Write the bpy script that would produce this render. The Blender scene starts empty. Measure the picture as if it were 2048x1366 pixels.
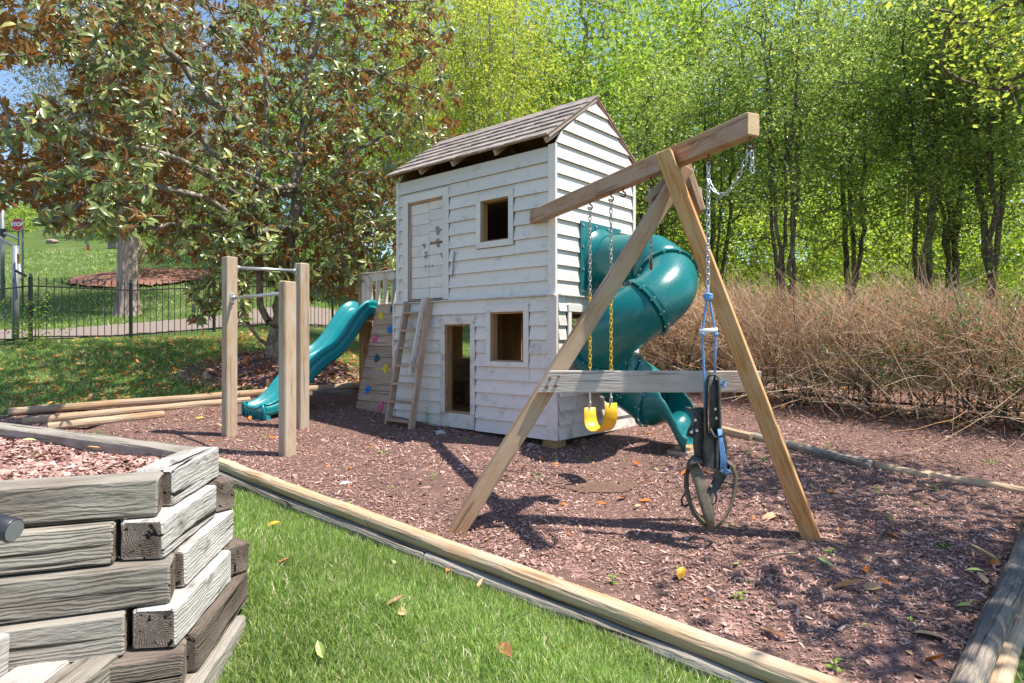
import bpy, math, random
import numpy as np
from mathutils import Vector, Matrix, noise as mnoise
random.seed(7); rng = np.random.default_rng(7)
C = bpy.context.scene.collection
sc = bpy.context.scene
F = 1304.0; CH = 1.2; HY = 681.0

# ------------------------------------------------------------ camera, sky, sun
cam = bpy.data.cameras.new('camera'); cam.sensor_width = 36; cam.lens = F/2048*36
cam.shift_y = -0.001; cam.clip_end = 600
co = bpy.data.objects.new('camera', cam); C.objects.link(co)
co.location = (0, 0, CH); co.rotation_euler = (math.radians(90), 0, 0); sc.camera = co
SUN_EL = 64.0; SD = Vector((0.977, -0.212, 0)).normalized()      # horizontal direction towards the sun
w = bpy.data.worlds.new('World'); sc.world = w; w.use_nodes = True
nt = w.node_tree; bg = nt.nodes['Background']
sky = nt.nodes.new('ShaderNodeTexSky'); sky.sky_type = 'NISHITA'; sky.sun_disc = False
sky.ozone_density = 2.5; sky.dust_density = .3; sky.sun_elevation = math.radians(SUN_EL); sky.sun_rotation = math.atan2(SD.x, SD.y)
nt.links.new(sky.outputs[0], bg.inputs[0]); bg.inputs[1].default_value = 0.135
sl = bpy.data.lights.new('sun', 'SUN'); sl.energy = 5.0; sl.angle = math.radians(0.5); sl.color = (1, .93, .81)
so = bpy.data.objects.new('sun', sl); C.objects.link(so)
sv = Vector((SD.x*math.cos(math.radians(SUN_EL)), SD.y*math.cos(math.radians(SUN_EL)), math.sin(math.radians(SUN_EL))))
so.rotation_euler = sv.to_track_quat('Z', 'Y').to_euler(); so.location = (8, -2, 14)
sc.view_settings.view_transform = 'Standard'; sc.view_settings.look = 'None'
sc.view_settings.exposure = 0.78; sc.view_settings.gamma = 1
sc.cycles.max_bounces = 8; sc.cycles.transparent_max_bounces = 4
sc.cycles.diffuse_bounces = 5; sc.cycles.glossy_bounces = 2; sc.cycles.transmission_bounces = 6

# ------------------------------------------------------------ terrain
def sstep(a, b, x):
    t = np.clip((x-a)/(b-a), 0, 1); return t*t*(3-2*t)
LP = np.array([(-40,-4),(2,-.46),(11,.351),(14.3,1.2),(16.4,1.22),(20,1.75),(22,2.1),(26,3.3),(30,4.3),(40,6.75),(60,12),(160,34)], float)
RP = np.array([(-40,-4),(2,-.46),(11,.351),(14,.55),(20,1.0),(40,3.2),(60,6),(160,20)], float)
A0 = np.array([-2.81, 6.29]); A1 = np.array([1.28, 2.90])
_d = (A1-A0)/np.linalg.norm(A1-A0); _n = np.array([_d[1], -_d[0]])   # n points to the camera side
def HT(x, y):
    x = np.asarray(x, float); y = np.asarray(y, float)
    def pf(P):
        return (np.interp(y-.35, P[:,0], P[:,1])+np.interp(y, P[:,0], P[:,1])*2+np.interp(y+.35, P[:,0], P[:,1]))/4
    k = x/np.maximum(y, 3.0)
    wl = 1-sstep(-.42, -.15, k)
    z = pf(LP)*wl+pf(RP)*(1-wl)
    s = (x-A0[0])*_n[0]+(y-A0[1])*_n[1]
    lawn = -.162*(x+1.4)-.113*(y-3.4)+np.where(y < 3.4, .213*(y-3.4), 0)*np.clip((.5-x)/1.2, 0, 1)-.06
    wf = sstep(0, .12, s)*(1-sstep(3.6, 5.5, np.abs(x+1)))
    z = z*(1-wf)+lawn*wf
    # mulch mound round the magnolia
    dm = np.hypot(x+4.35, (y-12.1)*1.1)
    z = z+.22*np.exp(-(dm/1.25)**2)
    return z
def gz(x, y): return float(HT(x, y))
def at(px, py, Y): return Vector(((px-1024)/F*Y, Y, CH-(py-HY)/F*Y))
def gr(px, py):                                                       # ground point met by a line of sight
    Y = 2.0
    while Y < 150:
        if CH-(py-HY)/F*Y <= gz((px-1024)/F*Y, Y): break
        Y += .02 if Y < 15 else .1
    x = (px-1024)/F*Y
    return Vector((x, Y, gz(x, Y)))

# ------------------------------------------------------------ materials
def mat(name, rough=.8, spec=.3):
    m = bpy.data.materials.new(name); m.use_nodes = True
    b = m.node_tree.nodes['Principled BSDF']; b.inputs['Roughness'].default_value = rough
    b.inputs['Specular IOR Level'].default_value = spec
    return m, m.node_tree, b
def N(t, typ, **kw):
    n = t.nodes.new(typ)
    for k, v in kw.items():
        if k in n.inputs: n.inputs[k].default_value = v
        else: setattr(n, k, v)
    return n
def ramp(t, fac, stops):
    r = t.nodes.new('ShaderNodeValToRGB'); e = r.color_ramp.elements
    while len(e) < len(stops): e.new(.5)
    for i, (p, c) in enumerate(stops):
        e[i].position = p; e[i].color = (*c, 1) if len(c) == 3 else c
    t.links.new(fac, r.inputs[0]); return r.outputs[0]
def mix(t, f, a, b, mode='MIX'):
    m = t.nodes.new('ShaderNodeMix'); m.data_type = 'RGBA'; m.blend_type = mode
    for s, v in ((0, f), (6, a), (7, b)):
        if hasattr(v, 'links') or isinstance(v, bpy.types.NodeSocket): t.links.new(v, m.inputs[s])
        else: m.inputs[s].default_value = (*v, 1) if isinstance(v, tuple) else v
    return m.outputs[2]
def bump(t, b, h, strength=.5, dist=.01):
    n = N(t, 'ShaderNodeBump', Strength=strength, Distance=dist); t.links.new(h, n.inputs['Height'])
    t.links.new(n.outputs[0], b.inputs['Normal'])
def objvec(t, scale=(1,1,1), rnd=20):
    tc = N(t, 'ShaderNodeTexCoord'); oi = N(t, 'ShaderNodeObjectInfo')
    mp = N(t, 'ShaderNodeMapping'); mp.inputs['Scale'].default_value = scale
    va = N(t, 'ShaderNodeVectorMath', operation='SCALE'); cx = N(t, 'ShaderNodeCombineXYZ')
    t.links.new(oi.outputs['Random'], cx.inputs[0]); t.links.new(oi.outputs['Random'], cx.inputs[2])
    t.links.new(cx.outputs[0], va.inputs[0]); va.inputs['Scale'].default_value = rnd
    ad = N(t, 'ShaderNodeVectorMath', operation='ADD')
    t.links.new(tc.outputs['Object'], mp.inputs['Vector']); t.links.new(mp.outputs[0], ad.inputs[0]); t.links.new(va.outputs[0], ad.inputs[1])
    return ad.outputs[0], oi.outputs['Random'], tc
def noise(t, vec, scale, detail=5, rough=.6, dist=0):
    n = N(t, 'ShaderNodeTexNoise', Scale=scale, Detail=detail, Roughness=rough, Distortion=dist)
    if vec is not None: t.links.new(vec, n.inputs['Vector'])
    return n.outputs[0]
def wood(name, light, dark, ring=18, ringamt=.5, weather=None, wamt=.4, crack=.4, bumpd=.004, spec=.25, stain=None, cdark=.25):
    m, t, b = mat(name, .78, spec)
    tc = N(t, 'ShaderNodeTexCoord'); oi = N(t, 'ShaderNodeObjectInfo')
    # solid rings round a pith that differs from piece to piece
    cx = N(t, 'ShaderNodeCombineXYZ'); 
    for k, (a, c) in enumerate(((37., 0.), (.16, -.08), (.3, -.2))):
        mm = N(t, 'ShaderNodeMath', operation='MULTIPLY_ADD'); mm.inputs[1].default_value = a; mm.inputs[2].default_value = c
        t.links.new(oi.outputs['Random'], mm.inputs[0]); t.links.new(mm.outputs[0], cx.inputs[k])
    mp = N(t, 'ShaderNodeMapping'); mp.inputs['Scale'].default_value = (.22, 1, 1)
    t.links.new(tc.outputs['Object'], mp.inputs[0])
    ad = N(t, 'ShaderNodeVectorMath', operation='ADD'); t.links.new(mp.outputs[0], ad.inputs[0]); t.links.new(cx.outputs[0], ad.inputs[1])
    wv = N(t, 'ShaderNodeTexWave', wave_type='RINGS', rings_direction='X', Scale=ring, Distortion=11.0, Detail=4.0)
    wv.inputs['Detail Scale'].default_value = .9; wv.inputs['Detail Roughness'].default_value = .6
    t.links.new(ad.outputs[0], wv.inputs['Vector'])
    v2, rnd, _ = objvec(t, (1.6, 38, 38), 30)
    fib = noise(t, v2, 1.0, 6, .65)
    v3, _, _ = objvec(t, (1.2, 4, 4), 11)
    blot = noise(t, v3, 1.6, 4, .6, .4)
    c = mix(t, wv.outputs[1], dark, light)
    col = mix(t, ringamt, light, c)
    col = mix(t, ramp(t, fib, [(.3, (.35,)*3), (.62, (0,)*3)]), col, dark)
    if weather: col = mix(t, ramp(t, blot, [(.5-wamt*.3, (0,)*3), (.72-wamt*.2, (1,)*3)]), col, weather)
    if stain: col = mix(t, ramp(t, noise(t, v3, 3.1, 5, .7), [(.56, (0,)*3), (.7, (.85,)*3)]), col, stain)
    v4, _, _ = objvec(t, (1.1, 30, 30), 50)
    ck = ramp(t, noise(t, v4, 1.1, 2, .5, .5), [(.33, (1,)*3), (.38, (0,)*3)])
    cm = N(t, 'ShaderNodeMath', operation='MULTIPLY'); t.links.new(ck, cm.inputs[0]); cm.inputs[1].default_value = crack
    col = mix(t, cm.outputs[0], col, tuple(x*cdark for x in dark))
    br = N(t, 'ShaderNodeMath', operation='MULTIPLY_ADD'); br.inputs[1].default_value = .3; br.inputs[2].default_value = .85
    t.links.new(rnd, br.inputs[0])
    hv = N(t, 'ShaderNodeHueSaturation'); t.links.new(br.outputs[0], hv.inputs['Value']); t.links.new(col, hv.inputs['Color'])
    t.links.new(hv.outputs[0], b.inputs['Base Color'])
    h = N(t, 'ShaderNodeMath', operation='MULTIPLY_ADD'); t.links.new(wv.outputs[1], h.inputs[0]); h.inputs[1].default_value = .5; t.links.new(fib, h.inputs[2])
    h2 = N(t, 'ShaderNodeMath', operation='SUBTRACT'); t.links.new(h.outputs[0], h2.inputs[0]); t.links.new(cm.outputs[0], h2.inputs[1])
    bump(t, b, h2.outputs[0], .7, bumpd)
    return m
M = {}
M['timber'] = wood('weathered_timber', (.23,.19,.15), (.065,.048,.036), 24, .65, (.31,.28,.24), .8, .9, .006, cdark=.15)
M['timber_white'] = wood('bleached_timber', (.33,.30,.27), (.10,.08,.064), 26, .5, (.47,.445,.42), .9, 1, .005, stain=(.085,.065,.055), cdark=.12)
M['timber_dark'] = wood('dark_timber', (.17,.13,.10), (.045,.034,.026), 36, .9, (.24,.19,.16), .4, 1, .006, cdark=.12)
M['pine'] = wood('pine_leg', (.60,.30,.11), (.32,.125,.04), 15, .65, (.54,.34,.175), .4, .25, .002)
M['pine_grey'] = wood('grey_pine', (.44,.29,.19), (.22,.13,.085), 22, .5, (.44,.335,.265), .6, .5, .002)
M['leg_wood'] = wood('weathered_leg', (.52,.31,.17), (.27,.13,.065), 16, .6, (.50,.36,.25), .6, .5, .002)
M['brace_grey'] = wood('grey_brace', (.44,.37,.325), (.22,.17,.15), 22, .5, (.47,.42,.39), .7, .5, .002)
M['beam'] = wood('swing_beam', (.50,.29,.17), (.21,.10,.06), 24, .6, (.45,.32,.25), .5, .5, .002)
M['post'] = wood('post_wood', (.46,.33,.215), (.26,.17,.10), 20, .5, (.45,.37,.285), .6, .5, .002)
M['log'] = wood('landscape_log', (.52,.32,.17), (.29,.155,.08), 16, .4, (.48,.37,.26), .6, .45, .003)
M['log_old'] = wood('old_log', (.42,.35,.28), (.17,.135,.105), 22, .5, (.12,.11,.105), .6, .8, .006, stain=(.34,.35,.24))
M['ply'] = wood('brown_board', (.52,.32,.15), (.25,.14,.06), 14, .6, (.36,.23,.12), .5, .3, .003, stain=(.12,.07,.035))
M['endgrain'] = wood('fresh_endgrain', (.72,.50,.29), (.46,.28,.13), 24, .9, (.70,.52,.33), .3, .1, .002)
M['shingle'] = wood('cedar_shingle', (.25,.22,.205), (.10,.082,.075), 14, .3, (.36,.30,.275), .7, .6, .004)
def paint(name, col, worn, amt, dirt=(.33,.31,.30)):
    m, t, b = mat(name, .55, .35)
    v, rnd, tc = objvec(t, (1, 1, 1), 31)
    vs, _, _ = objvec(t, (1.5, 14, 22), 17)
    grain = noise(t, vs, 1.6, 5, .65)
    blot = noise(t, v, 4.5, 6, .68, .3)
    fine = noise(t, vs, 5, 4, .7)
    c = mix(t, ramp(t, grain, [(.35, (.22,)*3), (.65, (0,)*3)]), col, tuple(x*.8 for x in col))
    c = mix(t, ramp(t, blot, [(.60-amt*.1, (0,)*3), (.82-amt*.1, (.55,)*3)]), c, dirt)
    mm = N(t, 'ShaderNodeMath', operation='MULTIPLY'); t.links.new(blot, mm.inputs[0]); t.links.new(fine, mm.inputs[1])
    c = mix(t, ramp(t, mm.outputs[0], [(.40-amt*.07, (0,)*3), (.44-amt*.07, (1,)*3)]), c, worn)
    br = N(t, 'ShaderNodeMath', operation='MULTIPLY_ADD'); br.inputs[1].default_value = .12; br.inputs[2].default_value = .94
    t.links.new(rnd, br.inputs[0])
    hv = N(t, 'ShaderNodeHueSaturation'); t.links.new(br.outputs[0], hv.inputs['Value']); t.links.new(c, hv.inputs['Color'])
    t.links.new(hv.outputs[0], b.inputs['Base Color'])
    bump(t, b, grain, .35, .003)
    return m
M['white'] = paint('white_paint', (.73,.695,.655), (.36,.30,.25), .55)
M['white_pink'] = paint('pink_tinged_paint', (.71,.645,.62), (.42,.33,.28), .7)
M['white_worn'] = paint('worn_white_paint', (.66,.62,.585), (.33,.26,.21), 1.4)
def simple(name, col, rough=.5, metal=0, spec=.4, var=.15, sc_=8, bmp=0, col2=None):
    m, t, b = mat(name, rough, spec); b.inputs['Metallic'].default_value = metal
    v, rnd, _ = objvec(t, (1,1,1), 9)
    n = noise(t, v, sc_, 5, .65)
    c = ramp(t, n, [(.3, tuple(x*(1-var) for x in col)), (.7, tuple(min(1, x*(1+var)) for x in (col2 or col)))])
    t.links.new(c, b.inputs['Base Color'])
    if bmp: bump(t, b, n, .6, bmp)
    return m
M['metal'] = simple('galvanised', (.55,.56,.57), .38, .8, .5, .15, 30)
M['chain'] = simple('chain_steel', (.50,.48,.46), .4, .75, .5, .35, 25)
M['rust'] = simple('rusty_hook', (.20,.09,.05), .7, .4, .3, .5, 40)
M['yellow'] = simple('yellow_plastic', (.82,.47,.02), .38, 0, .5, .12, 14)
M['yellow_chain'] = simple('yellow_chain', (.72,.48,.03), .45, 0, .5, .15, 14)
M['rubber'] = simple('tyre_rubber', (.045,.045,.048), .62, 0, .45, .35, 12, .004, (.07,.065,.06))
M['rubber_brown'] = simple('dusty_rubber', (.085,.07,.05), .6, 0, .4, .35, 14, .004, (.12,.10,.07))
M['rope'] = simple('blue_rope', (.16,.33,.62), .75, 0, .2, .35, 120, .002)
M['white_plastic'] = simple('white_plastic', (.75,.75,.76), .4, 0, .5, .05, 6)
M['iron'] = simple('black_iron', (.028,.03,.034), .45, .2, .4, .3, 20)
M['grey_post'] = simple('grey_steel', (.22,.23,.25), .5, .2, .4, .15, 6)
M['lamp'] = simple('dark_lamp_plastic', (.03,.033,.042), .38, 0, .5, .2, 10)
M['red'] = simple('red_sign', (.62,.02,.03), .4, 0, .5, .1, 3)
M['sign_white'] = simple('sign_white', (.8,.8,.8), .5, 0, .4, .03, 3)
M['stone'] = simple('stone', (.45,.44,.45), .85, 0, .2, .3, 12, .01)
M['stone_brown'] = simple('brown_stone', (.30,.23,.19), .85, 0, .2, .3, 12, .01)
M['house_wall'] = simple('lavender_wall', (.52,.48,.52), .85, 0, .2, .06, 2)
M['house_roof'] = simple('grey_roof', (.16,.16,.19), .85, 0, .2, .2, 3)
M['glass'] = simple('dark_glass', (.05,.07,.09), .12, 0, .6, .1, 1)
for nm, cc in (('hold_yellow', (.70,.55,.06)), ('hold_pink', (.68,.13,.24)), ('hold_blue', (.03,.22,.55)), ('hold_teal', (.01,.10,.13))):
    M[nm] = simple(nm, cc, .5, 0, .4, .2, 30, .003)
def plastic(name, col, rough=.2):
    m, t, b = mat(name, rough, .5)
    v, rnd, _ = objvec(t, (1,1,1), 3)
    n = noise(t, v, 2.2, 6, .7); f = noise(t, v, 28, 5, .75)
    c = mix(t, ramp(t, n, [(.42, (0,)*3), (.75, (.35,)*3)]), col, tuple(x*.7+.06 for x in col))
    mm = N(t, 'ShaderNodeMath', operation='MULTIPLY'); t.links.new(n, mm.inputs[0]); t.links.new(f, mm.inputs[1])
    c = mix(t, ramp(t, mm.outputs[0], [(.33, (0,)*3), (.43, (.5,)*3)]), c, (.22,.25,.16))
    t.links.new(c, b.inputs['Base Color'])
    r = N(t, 'ShaderNodeMapRange'); r.inputs['To Min'].default_value = rough-.04; r.inputs['To Max'].default_value = rough+.28
    t.links.new(f, r.inputs[0]); t.links.new(r.outputs[0], b.inputs['Roughness'])
    return m
M['teal'] = plastic('teal_plastic', (.002,.15,.155), .16)
M['teal_slide'] = plastic('teal_slide_plastic', (.002,.23,.265), .18)
def leafmat(name, c1, c2, c3=None, trans=.45, rough=.45, spec=.4, back=None, noise_sc=None):
    m, t, b = mat(name, rough, spec)
    ge = N(t, 'ShaderNodeNewGeometry')
    st = [(0, c1), (1, c2)] if c3 is None else [(0, c1), (.72, c2), (.86, c2), (.92, c3)]
    c = ramp(t, ge.outputs['Random Per Island'], st)
    tc = N(t, 'ShaderNodeTexCoord')
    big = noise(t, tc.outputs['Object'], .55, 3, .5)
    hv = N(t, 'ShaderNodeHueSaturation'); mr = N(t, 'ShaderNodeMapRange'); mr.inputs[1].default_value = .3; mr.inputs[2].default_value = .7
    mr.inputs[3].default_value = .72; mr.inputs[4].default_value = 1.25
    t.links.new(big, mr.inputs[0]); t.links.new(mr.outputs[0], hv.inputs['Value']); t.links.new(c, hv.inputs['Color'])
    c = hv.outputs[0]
    if back: c = mix(t, ge.outputs['Backfacing'], c, back)
    t.links.new(c, b.inputs['Base Color'])
    tr = N(t, 'ShaderNodeBsdfTranslucent'); 
    tcx = mix(t, .5, c, (.5,.62,.05), 'MULTIPLY') if not back else c
    hs = N(t, 'ShaderNodeHueSaturation'); hs.inputs['Value'].default_value = 1.5; t.links.new(c, hs.inputs['Color'])
    t.links.new(hs.outputs[0], tr.inputs[0])
    mx = N(t, 'ShaderNodeMixShader'); mx.inputs[0].default_value = trans
    t.links.new(b.outputs[0], mx.inputs[1]); t.links.new(tr.outputs[0], mx.inputs[2])
    t.links.new(mx.outputs[0], t.nodes['Material Output'].inputs[0])
    return m
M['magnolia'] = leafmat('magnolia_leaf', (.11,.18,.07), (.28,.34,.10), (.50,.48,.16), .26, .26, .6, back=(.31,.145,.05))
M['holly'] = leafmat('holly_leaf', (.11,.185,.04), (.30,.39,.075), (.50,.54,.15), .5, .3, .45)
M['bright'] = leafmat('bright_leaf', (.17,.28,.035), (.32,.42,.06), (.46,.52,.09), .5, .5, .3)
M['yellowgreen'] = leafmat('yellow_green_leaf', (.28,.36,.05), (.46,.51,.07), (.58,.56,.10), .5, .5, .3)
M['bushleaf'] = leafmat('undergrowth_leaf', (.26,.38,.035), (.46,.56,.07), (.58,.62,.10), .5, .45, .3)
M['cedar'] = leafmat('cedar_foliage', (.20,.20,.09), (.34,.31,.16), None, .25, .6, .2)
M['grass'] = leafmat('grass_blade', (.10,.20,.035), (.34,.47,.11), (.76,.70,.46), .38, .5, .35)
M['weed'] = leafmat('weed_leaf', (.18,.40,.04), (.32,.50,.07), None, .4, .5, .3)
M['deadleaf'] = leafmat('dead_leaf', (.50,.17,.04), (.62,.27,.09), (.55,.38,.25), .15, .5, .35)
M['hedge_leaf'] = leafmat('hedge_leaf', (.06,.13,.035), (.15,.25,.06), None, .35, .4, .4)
M['drytwig'] = leafmat('dry_twig', (.38,.25,.16), (.68,.50,.355), (.70,.40,.18), .0, .8, .15)
M['chip'] = leafmat('mulch_chip', (.25,.135,.115), (.54,.33,.28), (.68,.49,.42), .0, .8, .2)
def bark(name, a, c, sc_=7, stretch=.25):
    m, t, b = mat(name, .9, .15)
    tc = N(t, 'ShaderNodeTexCoord'); mp = N(t, 'ShaderNodeMapping'); mp.inputs['Scale'].default_value = (1, 1, stretch)
    t.links.new(tc.outputs['Object'], mp.inputs[0])
    n = noise(t, mp.outputs[0], sc_*2.2, 6, .7, .6); bl = noise(t, tc.outputs['Object'], 2.6, 4, .6)
    col = ramp(t, n, [(.32, tuple(x*.35 for x in a)), (.46, a), (.7, c)])
    col = mix(t, ramp(t, bl, [(.5, (0,)*3), (.68, (.5,)*3)]), col, (.22,.23,.16))
    t.links.new(col, b.inputs['Base Color']); bump(t, b, n, .9, .02)
    return m
M['bark'] = bark('magnolia_bark', (.22,.19,.15), (.46,.42,.36), 5, .6)
M['bark_dark'] = bark('dark_bark', (.11,.085,.065), (.23,.185,.145), 6, .35)
M['bark_pale'] = bark('pale_bark', (.30,.25,.18), (.48,.42,.32), 6, .2)
M['bark_cedar'] = bark('cedar_bark', (.30,.22,.19), (.55,.47,.43), 7, .06)
def ground(name, cols, sc_, bd, cols2=None, vor=0):
    m, t, b = mat(name, .92, .15)
    tc = N(t, 'ShaderNodeTexCoord')
    n = noise(t, tc.outputs['Object'], sc_, 8, .75, .6)
    c = ramp(t, n, cols)
    if vor:
        nv = N(t, 'ShaderNodeTexNoise', Scale=3.0, Detail=2.0); t.links.new(tc.outputs['Object'], nv.inputs['Vector'])
        vt = N(t, 'ShaderNodeVectorRotate', rotation_type='Z_AXIS'); t.links.new(tc.outputs['Object'], vt.inputs['Vector'])
        mm = N(t, 'ShaderNodeMath', operation='MULTIPLY'); mm.inputs[1].default_value = 9; t.links.new(nv.outputs[0], mm.inputs[0]); t.links.new(mm.outputs[0], vt.inputs['Angle'])
        mp = N(t, 'ShaderNodeMapping'); mp.inputs['Scale'].default_value = (vor, vor*3.2, vor); t.links.new(vt.outputs[0], mp.inputs[0])
        vo = N(t, 'ShaderNodeTexVoronoi', Scale=1.0); t.links.new(mp.outputs[0], vo.inputs['Vector'])
        sp = N(t, 'ShaderNodeSeparateColor'); t.links.new(vo.outputs['Color'], sp.inputs[0])
        c = mix(t, .65, c, ramp(t, sp.outputs[0], cols))
        n = sp.outputs[0]
    big = noise(t, tc.outputs['Object'], .9, 4, .6)
    if cols2: c = mix(t, ramp(t, big, [(.48, (0,)*3), (.66, (.8,)*3)]), c, cols2)
    t.links.new(c, b.inputs['Base Color']); bump(t, b, n, .8, bd)
    return m
mulch_cols = [(.25, (.16,.085,.075)), (.5, (.34,.195,.165)), (.75, (.50,.32,.275))]
M['mulch'] = ground('mulch_ground', mulch_cols, 45, .02, None, 30)
M['mulch_far'] = ground('mulch_red', [(.3, (.16,.07,.05)), (.7, (.36,.19,.14))], 12, .02)
M['soil'] = ground('soil', [(.3, (.10,.06,.045)), (.7, (.24,.155,.12))], 30, .02)
M['turf'] = ground('turf_ground', [(.3, (.035,.055,.015)), (.55, (.085,.14,.03)), (.75, (.20,.24,.07))], 22, .02, (.15,.165,.07))
M['road'] = ground('road_surface', [(.3, (.19,.15,.135)), (.7, (.28,.225,.20))], 20, .004)
M['asphalt'] = ground('asphalt', [(.3, (.10,.12,.16)), (.7, (.15,.17,.21))], 20, .004)

# ------------------------------------------------------------ object helpers
def tagit(o, label=None, cat=None, group=None, kind=None):
    if label: o['label'] = label
    if cat: o['category'] = cat
    if group: o['group'] = group
    if kind: o['kind'] = kind
    return o
def thing(name, label, cat, loc=(0,0,0), rotz=0, group=None):
    o = bpy.data.objects.new(name, None); C.objects.link(o); o.location = loc; o.rotation_euler = (0, 0, rotz)
    o.empty_display_size = .1
    return tagit(o, label, cat, group)
def link(name, me, parent=None, mx=None, **kw):
    o = bpy.data.objects.new(name, me); C.objects.link(o)
    if parent is not None: o.parent = parent
    if mx is not None: o.matrix_local = mx
    return tagit(o, **kw)
def pyobj(name, V, Fc, m, parent=None, mx=None, smooth=False, **kw):
    me = bpy.data.meshes.new(name); me.from_pydata([tuple(v) for v in V], [], Fc)
    for a in (m if isinstance(m, (list, tuple)) else [m]): me.materials.append(M[a] if isinstance(a, str) else a)
    if smooth: me.polygons.foreach_set('use_smooth', [True]*len(me.polygons))
    me.update(); return link(name, me, parent, mx, **kw)
def npmesh(name, V, Fc, m, smooth=False, uv=None):
    """V (n,3); Fc list of int arrays (k,3|4)"""
    me = bpy.data.meshes.new(name); V = np.ascontiguousarray(V, np.float32)
    Fc = [f for f in (Fc if isinstance(Fc, list) else [Fc]) if len(f)]
    me.vertices.add(len(V)); me.vertices.foreach_set('co', V.ravel())
    tot = sum(f.size for f in Fc); me.loops.add(tot)
    me.loops.foreach_set('vertex_index', np.concatenate([f.ravel() for f in Fc]).astype(np.int32))
    n = sum(len(f) for f in Fc); me.polygons.add(n)
    szs = np.concatenate([np.full(len(f), f.shape[1]) for f in Fc]); st = np.concatenate([[0], np.cumsum(szs)[:-1]])
    me.polygons.foreach_set('loop_start', st.astype(np.int32)); me.polygons.foreach_set('loop_total', szs.astype(np.int32))
    me.polygons.foreach_set('use_smooth', np.full(n, smooth))
    me.materials.append(M[m] if isinstance(m, str) else m)
    me.update(calc_edges=True); return me
def npobj(name, V, Fc, m, parent=None, smooth=False, mx=None, **kw):
    return link(name, npmesh(name, V, Fc, m, smooth), parent, mx, **kw)
def frame(p0, p1, up=(0,0,1)):
    p0 = Vector(p0); p1 = Vector(p1); x = (p1-p0); L = x.length; x.normalize()
    u = Vector(up)
    y = u.cross(x)
    if y.length < 1e-4: y = Vector((0,1,0)).cross(x)
    y.normalize(); z = x.cross(y)
    m = Matrix((x, y, z)).transposed().to_4x4(); m.translation = (p0+p1)/2
    return m, L
def beam(name, p0, p1, wd, ht, m, parent=None, up=(0,0,1), bev=.005, seg=1, jit=0, twist=0, pre=None, end=None, **kw):
    """squared timber along local X"""
    mx, L = frame(p0, p1, up)
    if pre is not None: mx = pre @ mx
    hw, hh = wd/2, ht/2; c = bev
    prof = [(-hw+c,-hh),(hw-c,-hh),(hw,-hh+c),(hw,hh-c),(hw-c,hh),(-hw+c,hh),(-hw,hh-c),(-hw,-hh+c)]
    V = []; 
    xs = [-L/2, -L/2+c] + [-L/2+L*i/seg for i in range(1, seg)] + [L/2-c, L/2]
    for k, x in enumerate(xs):
        s = 1-(c/max(hw, hh)) if k in (0, len(xs)-1) else 1
        a = twist*x/L
        ca, sa = math.cos(a), math.sin(a)
        for (y, z) in prof:
            j = (random.gauss(0, jit), random.gauss(0, jit)) if jit else (0, 0)
            y2, z2 = y*s+j[0], z*s+j[1]
            V.append((x+(random.gauss(0, jit*1.5) if jit and k in (0, len(xs)-1) else 0), y2*ca-z2*sa, y2*sa+z2*ca))
    Fc = [tuple(range(7, -1, -1)), tuple(range(len(V)-8, len(V)))]
    for k in range(len(xs)-1):
        for i in range(8):
            a, b = k*8+i, k*8+(i+1) % 8
            Fc.append((a, b, b+8, a+8))
    o = pyobj(name, V, Fc, [m, end] if end else m, parent, mx, **kw)
    if end: o.data.polygons[0].material_index = 1; o.data.polygons[1].material_index = 1
    return o
def logbeam(name, p0, p1, wd, ht, m, parent=None, jit=.003, seg=8, **kw):
    """round-sided landscape timber with flat top and bottom"""
    mx, L = frame(p0, p1)
    n = 14; prof = []
    for i in range(n):
        a = 2*math.pi*(i+.5)/n
        prof.append((wd/2*math.cos(a), max(-ht/2, min(ht/2, wd*.5*math.sin(a)))))
    V = []; xs = [-L/2, -L/2+.006]+[-L/2+L*i/seg for i in range(1, seg)]+[L/2-.006, L/2]
    for k, x in enumerate(xs):
        s = .93 if k in (0, len(xs)-1) else 1
        dy = random.gauss(0, jit*1.5); dz = random.gauss(0, jit)
        if k in (0, 1, len(xs)-1, len(xs)-2): dy = dz = 0
        for (y, z) in prof: V.append((x, y*s+dy+random.gauss(0, jit*.5), z*s+dz+random.gauss(0, jit*.5)))
    Fc = [tuple(range(n-1, -1, -1)), tuple(range(len(V)-n, len(V)))]
    for k in range(len(xs)-1):
        for i in range(n):
            a, b = k*n+i, k*n+(i+1) % n
            Fc.append((a, b, b+n, a+n))
    o = pyobj(name, V, Fc, m, parent, mx, smooth=False, **kw)
    return o
def box(name, lo, hi, m, parent=None, bev=.003, **kw):
    lo = Vector(lo); hi = Vector(hi); c = (lo+hi)/2; d = hi-lo
    ax = max(range(3), key=lambda i: d[i])
    if ax == 0: return beam(name, (lo.x,c.y,c.z), (hi.x,c.y,c.z), d.y, d.z, m, parent, bev=bev, **kw)
    if ax == 1: return beam(name, (c.x,lo.y,c.z), (c.x,hi.y,c.z), d.x, d.z, m, parent, bev=bev, **kw)
    return beam(name, (c.x,c.y,lo.z), (c.x,c.y,hi.z), d.y, d.x, m, parent, up=(1,0,0), bev=bev, **kw)
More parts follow.
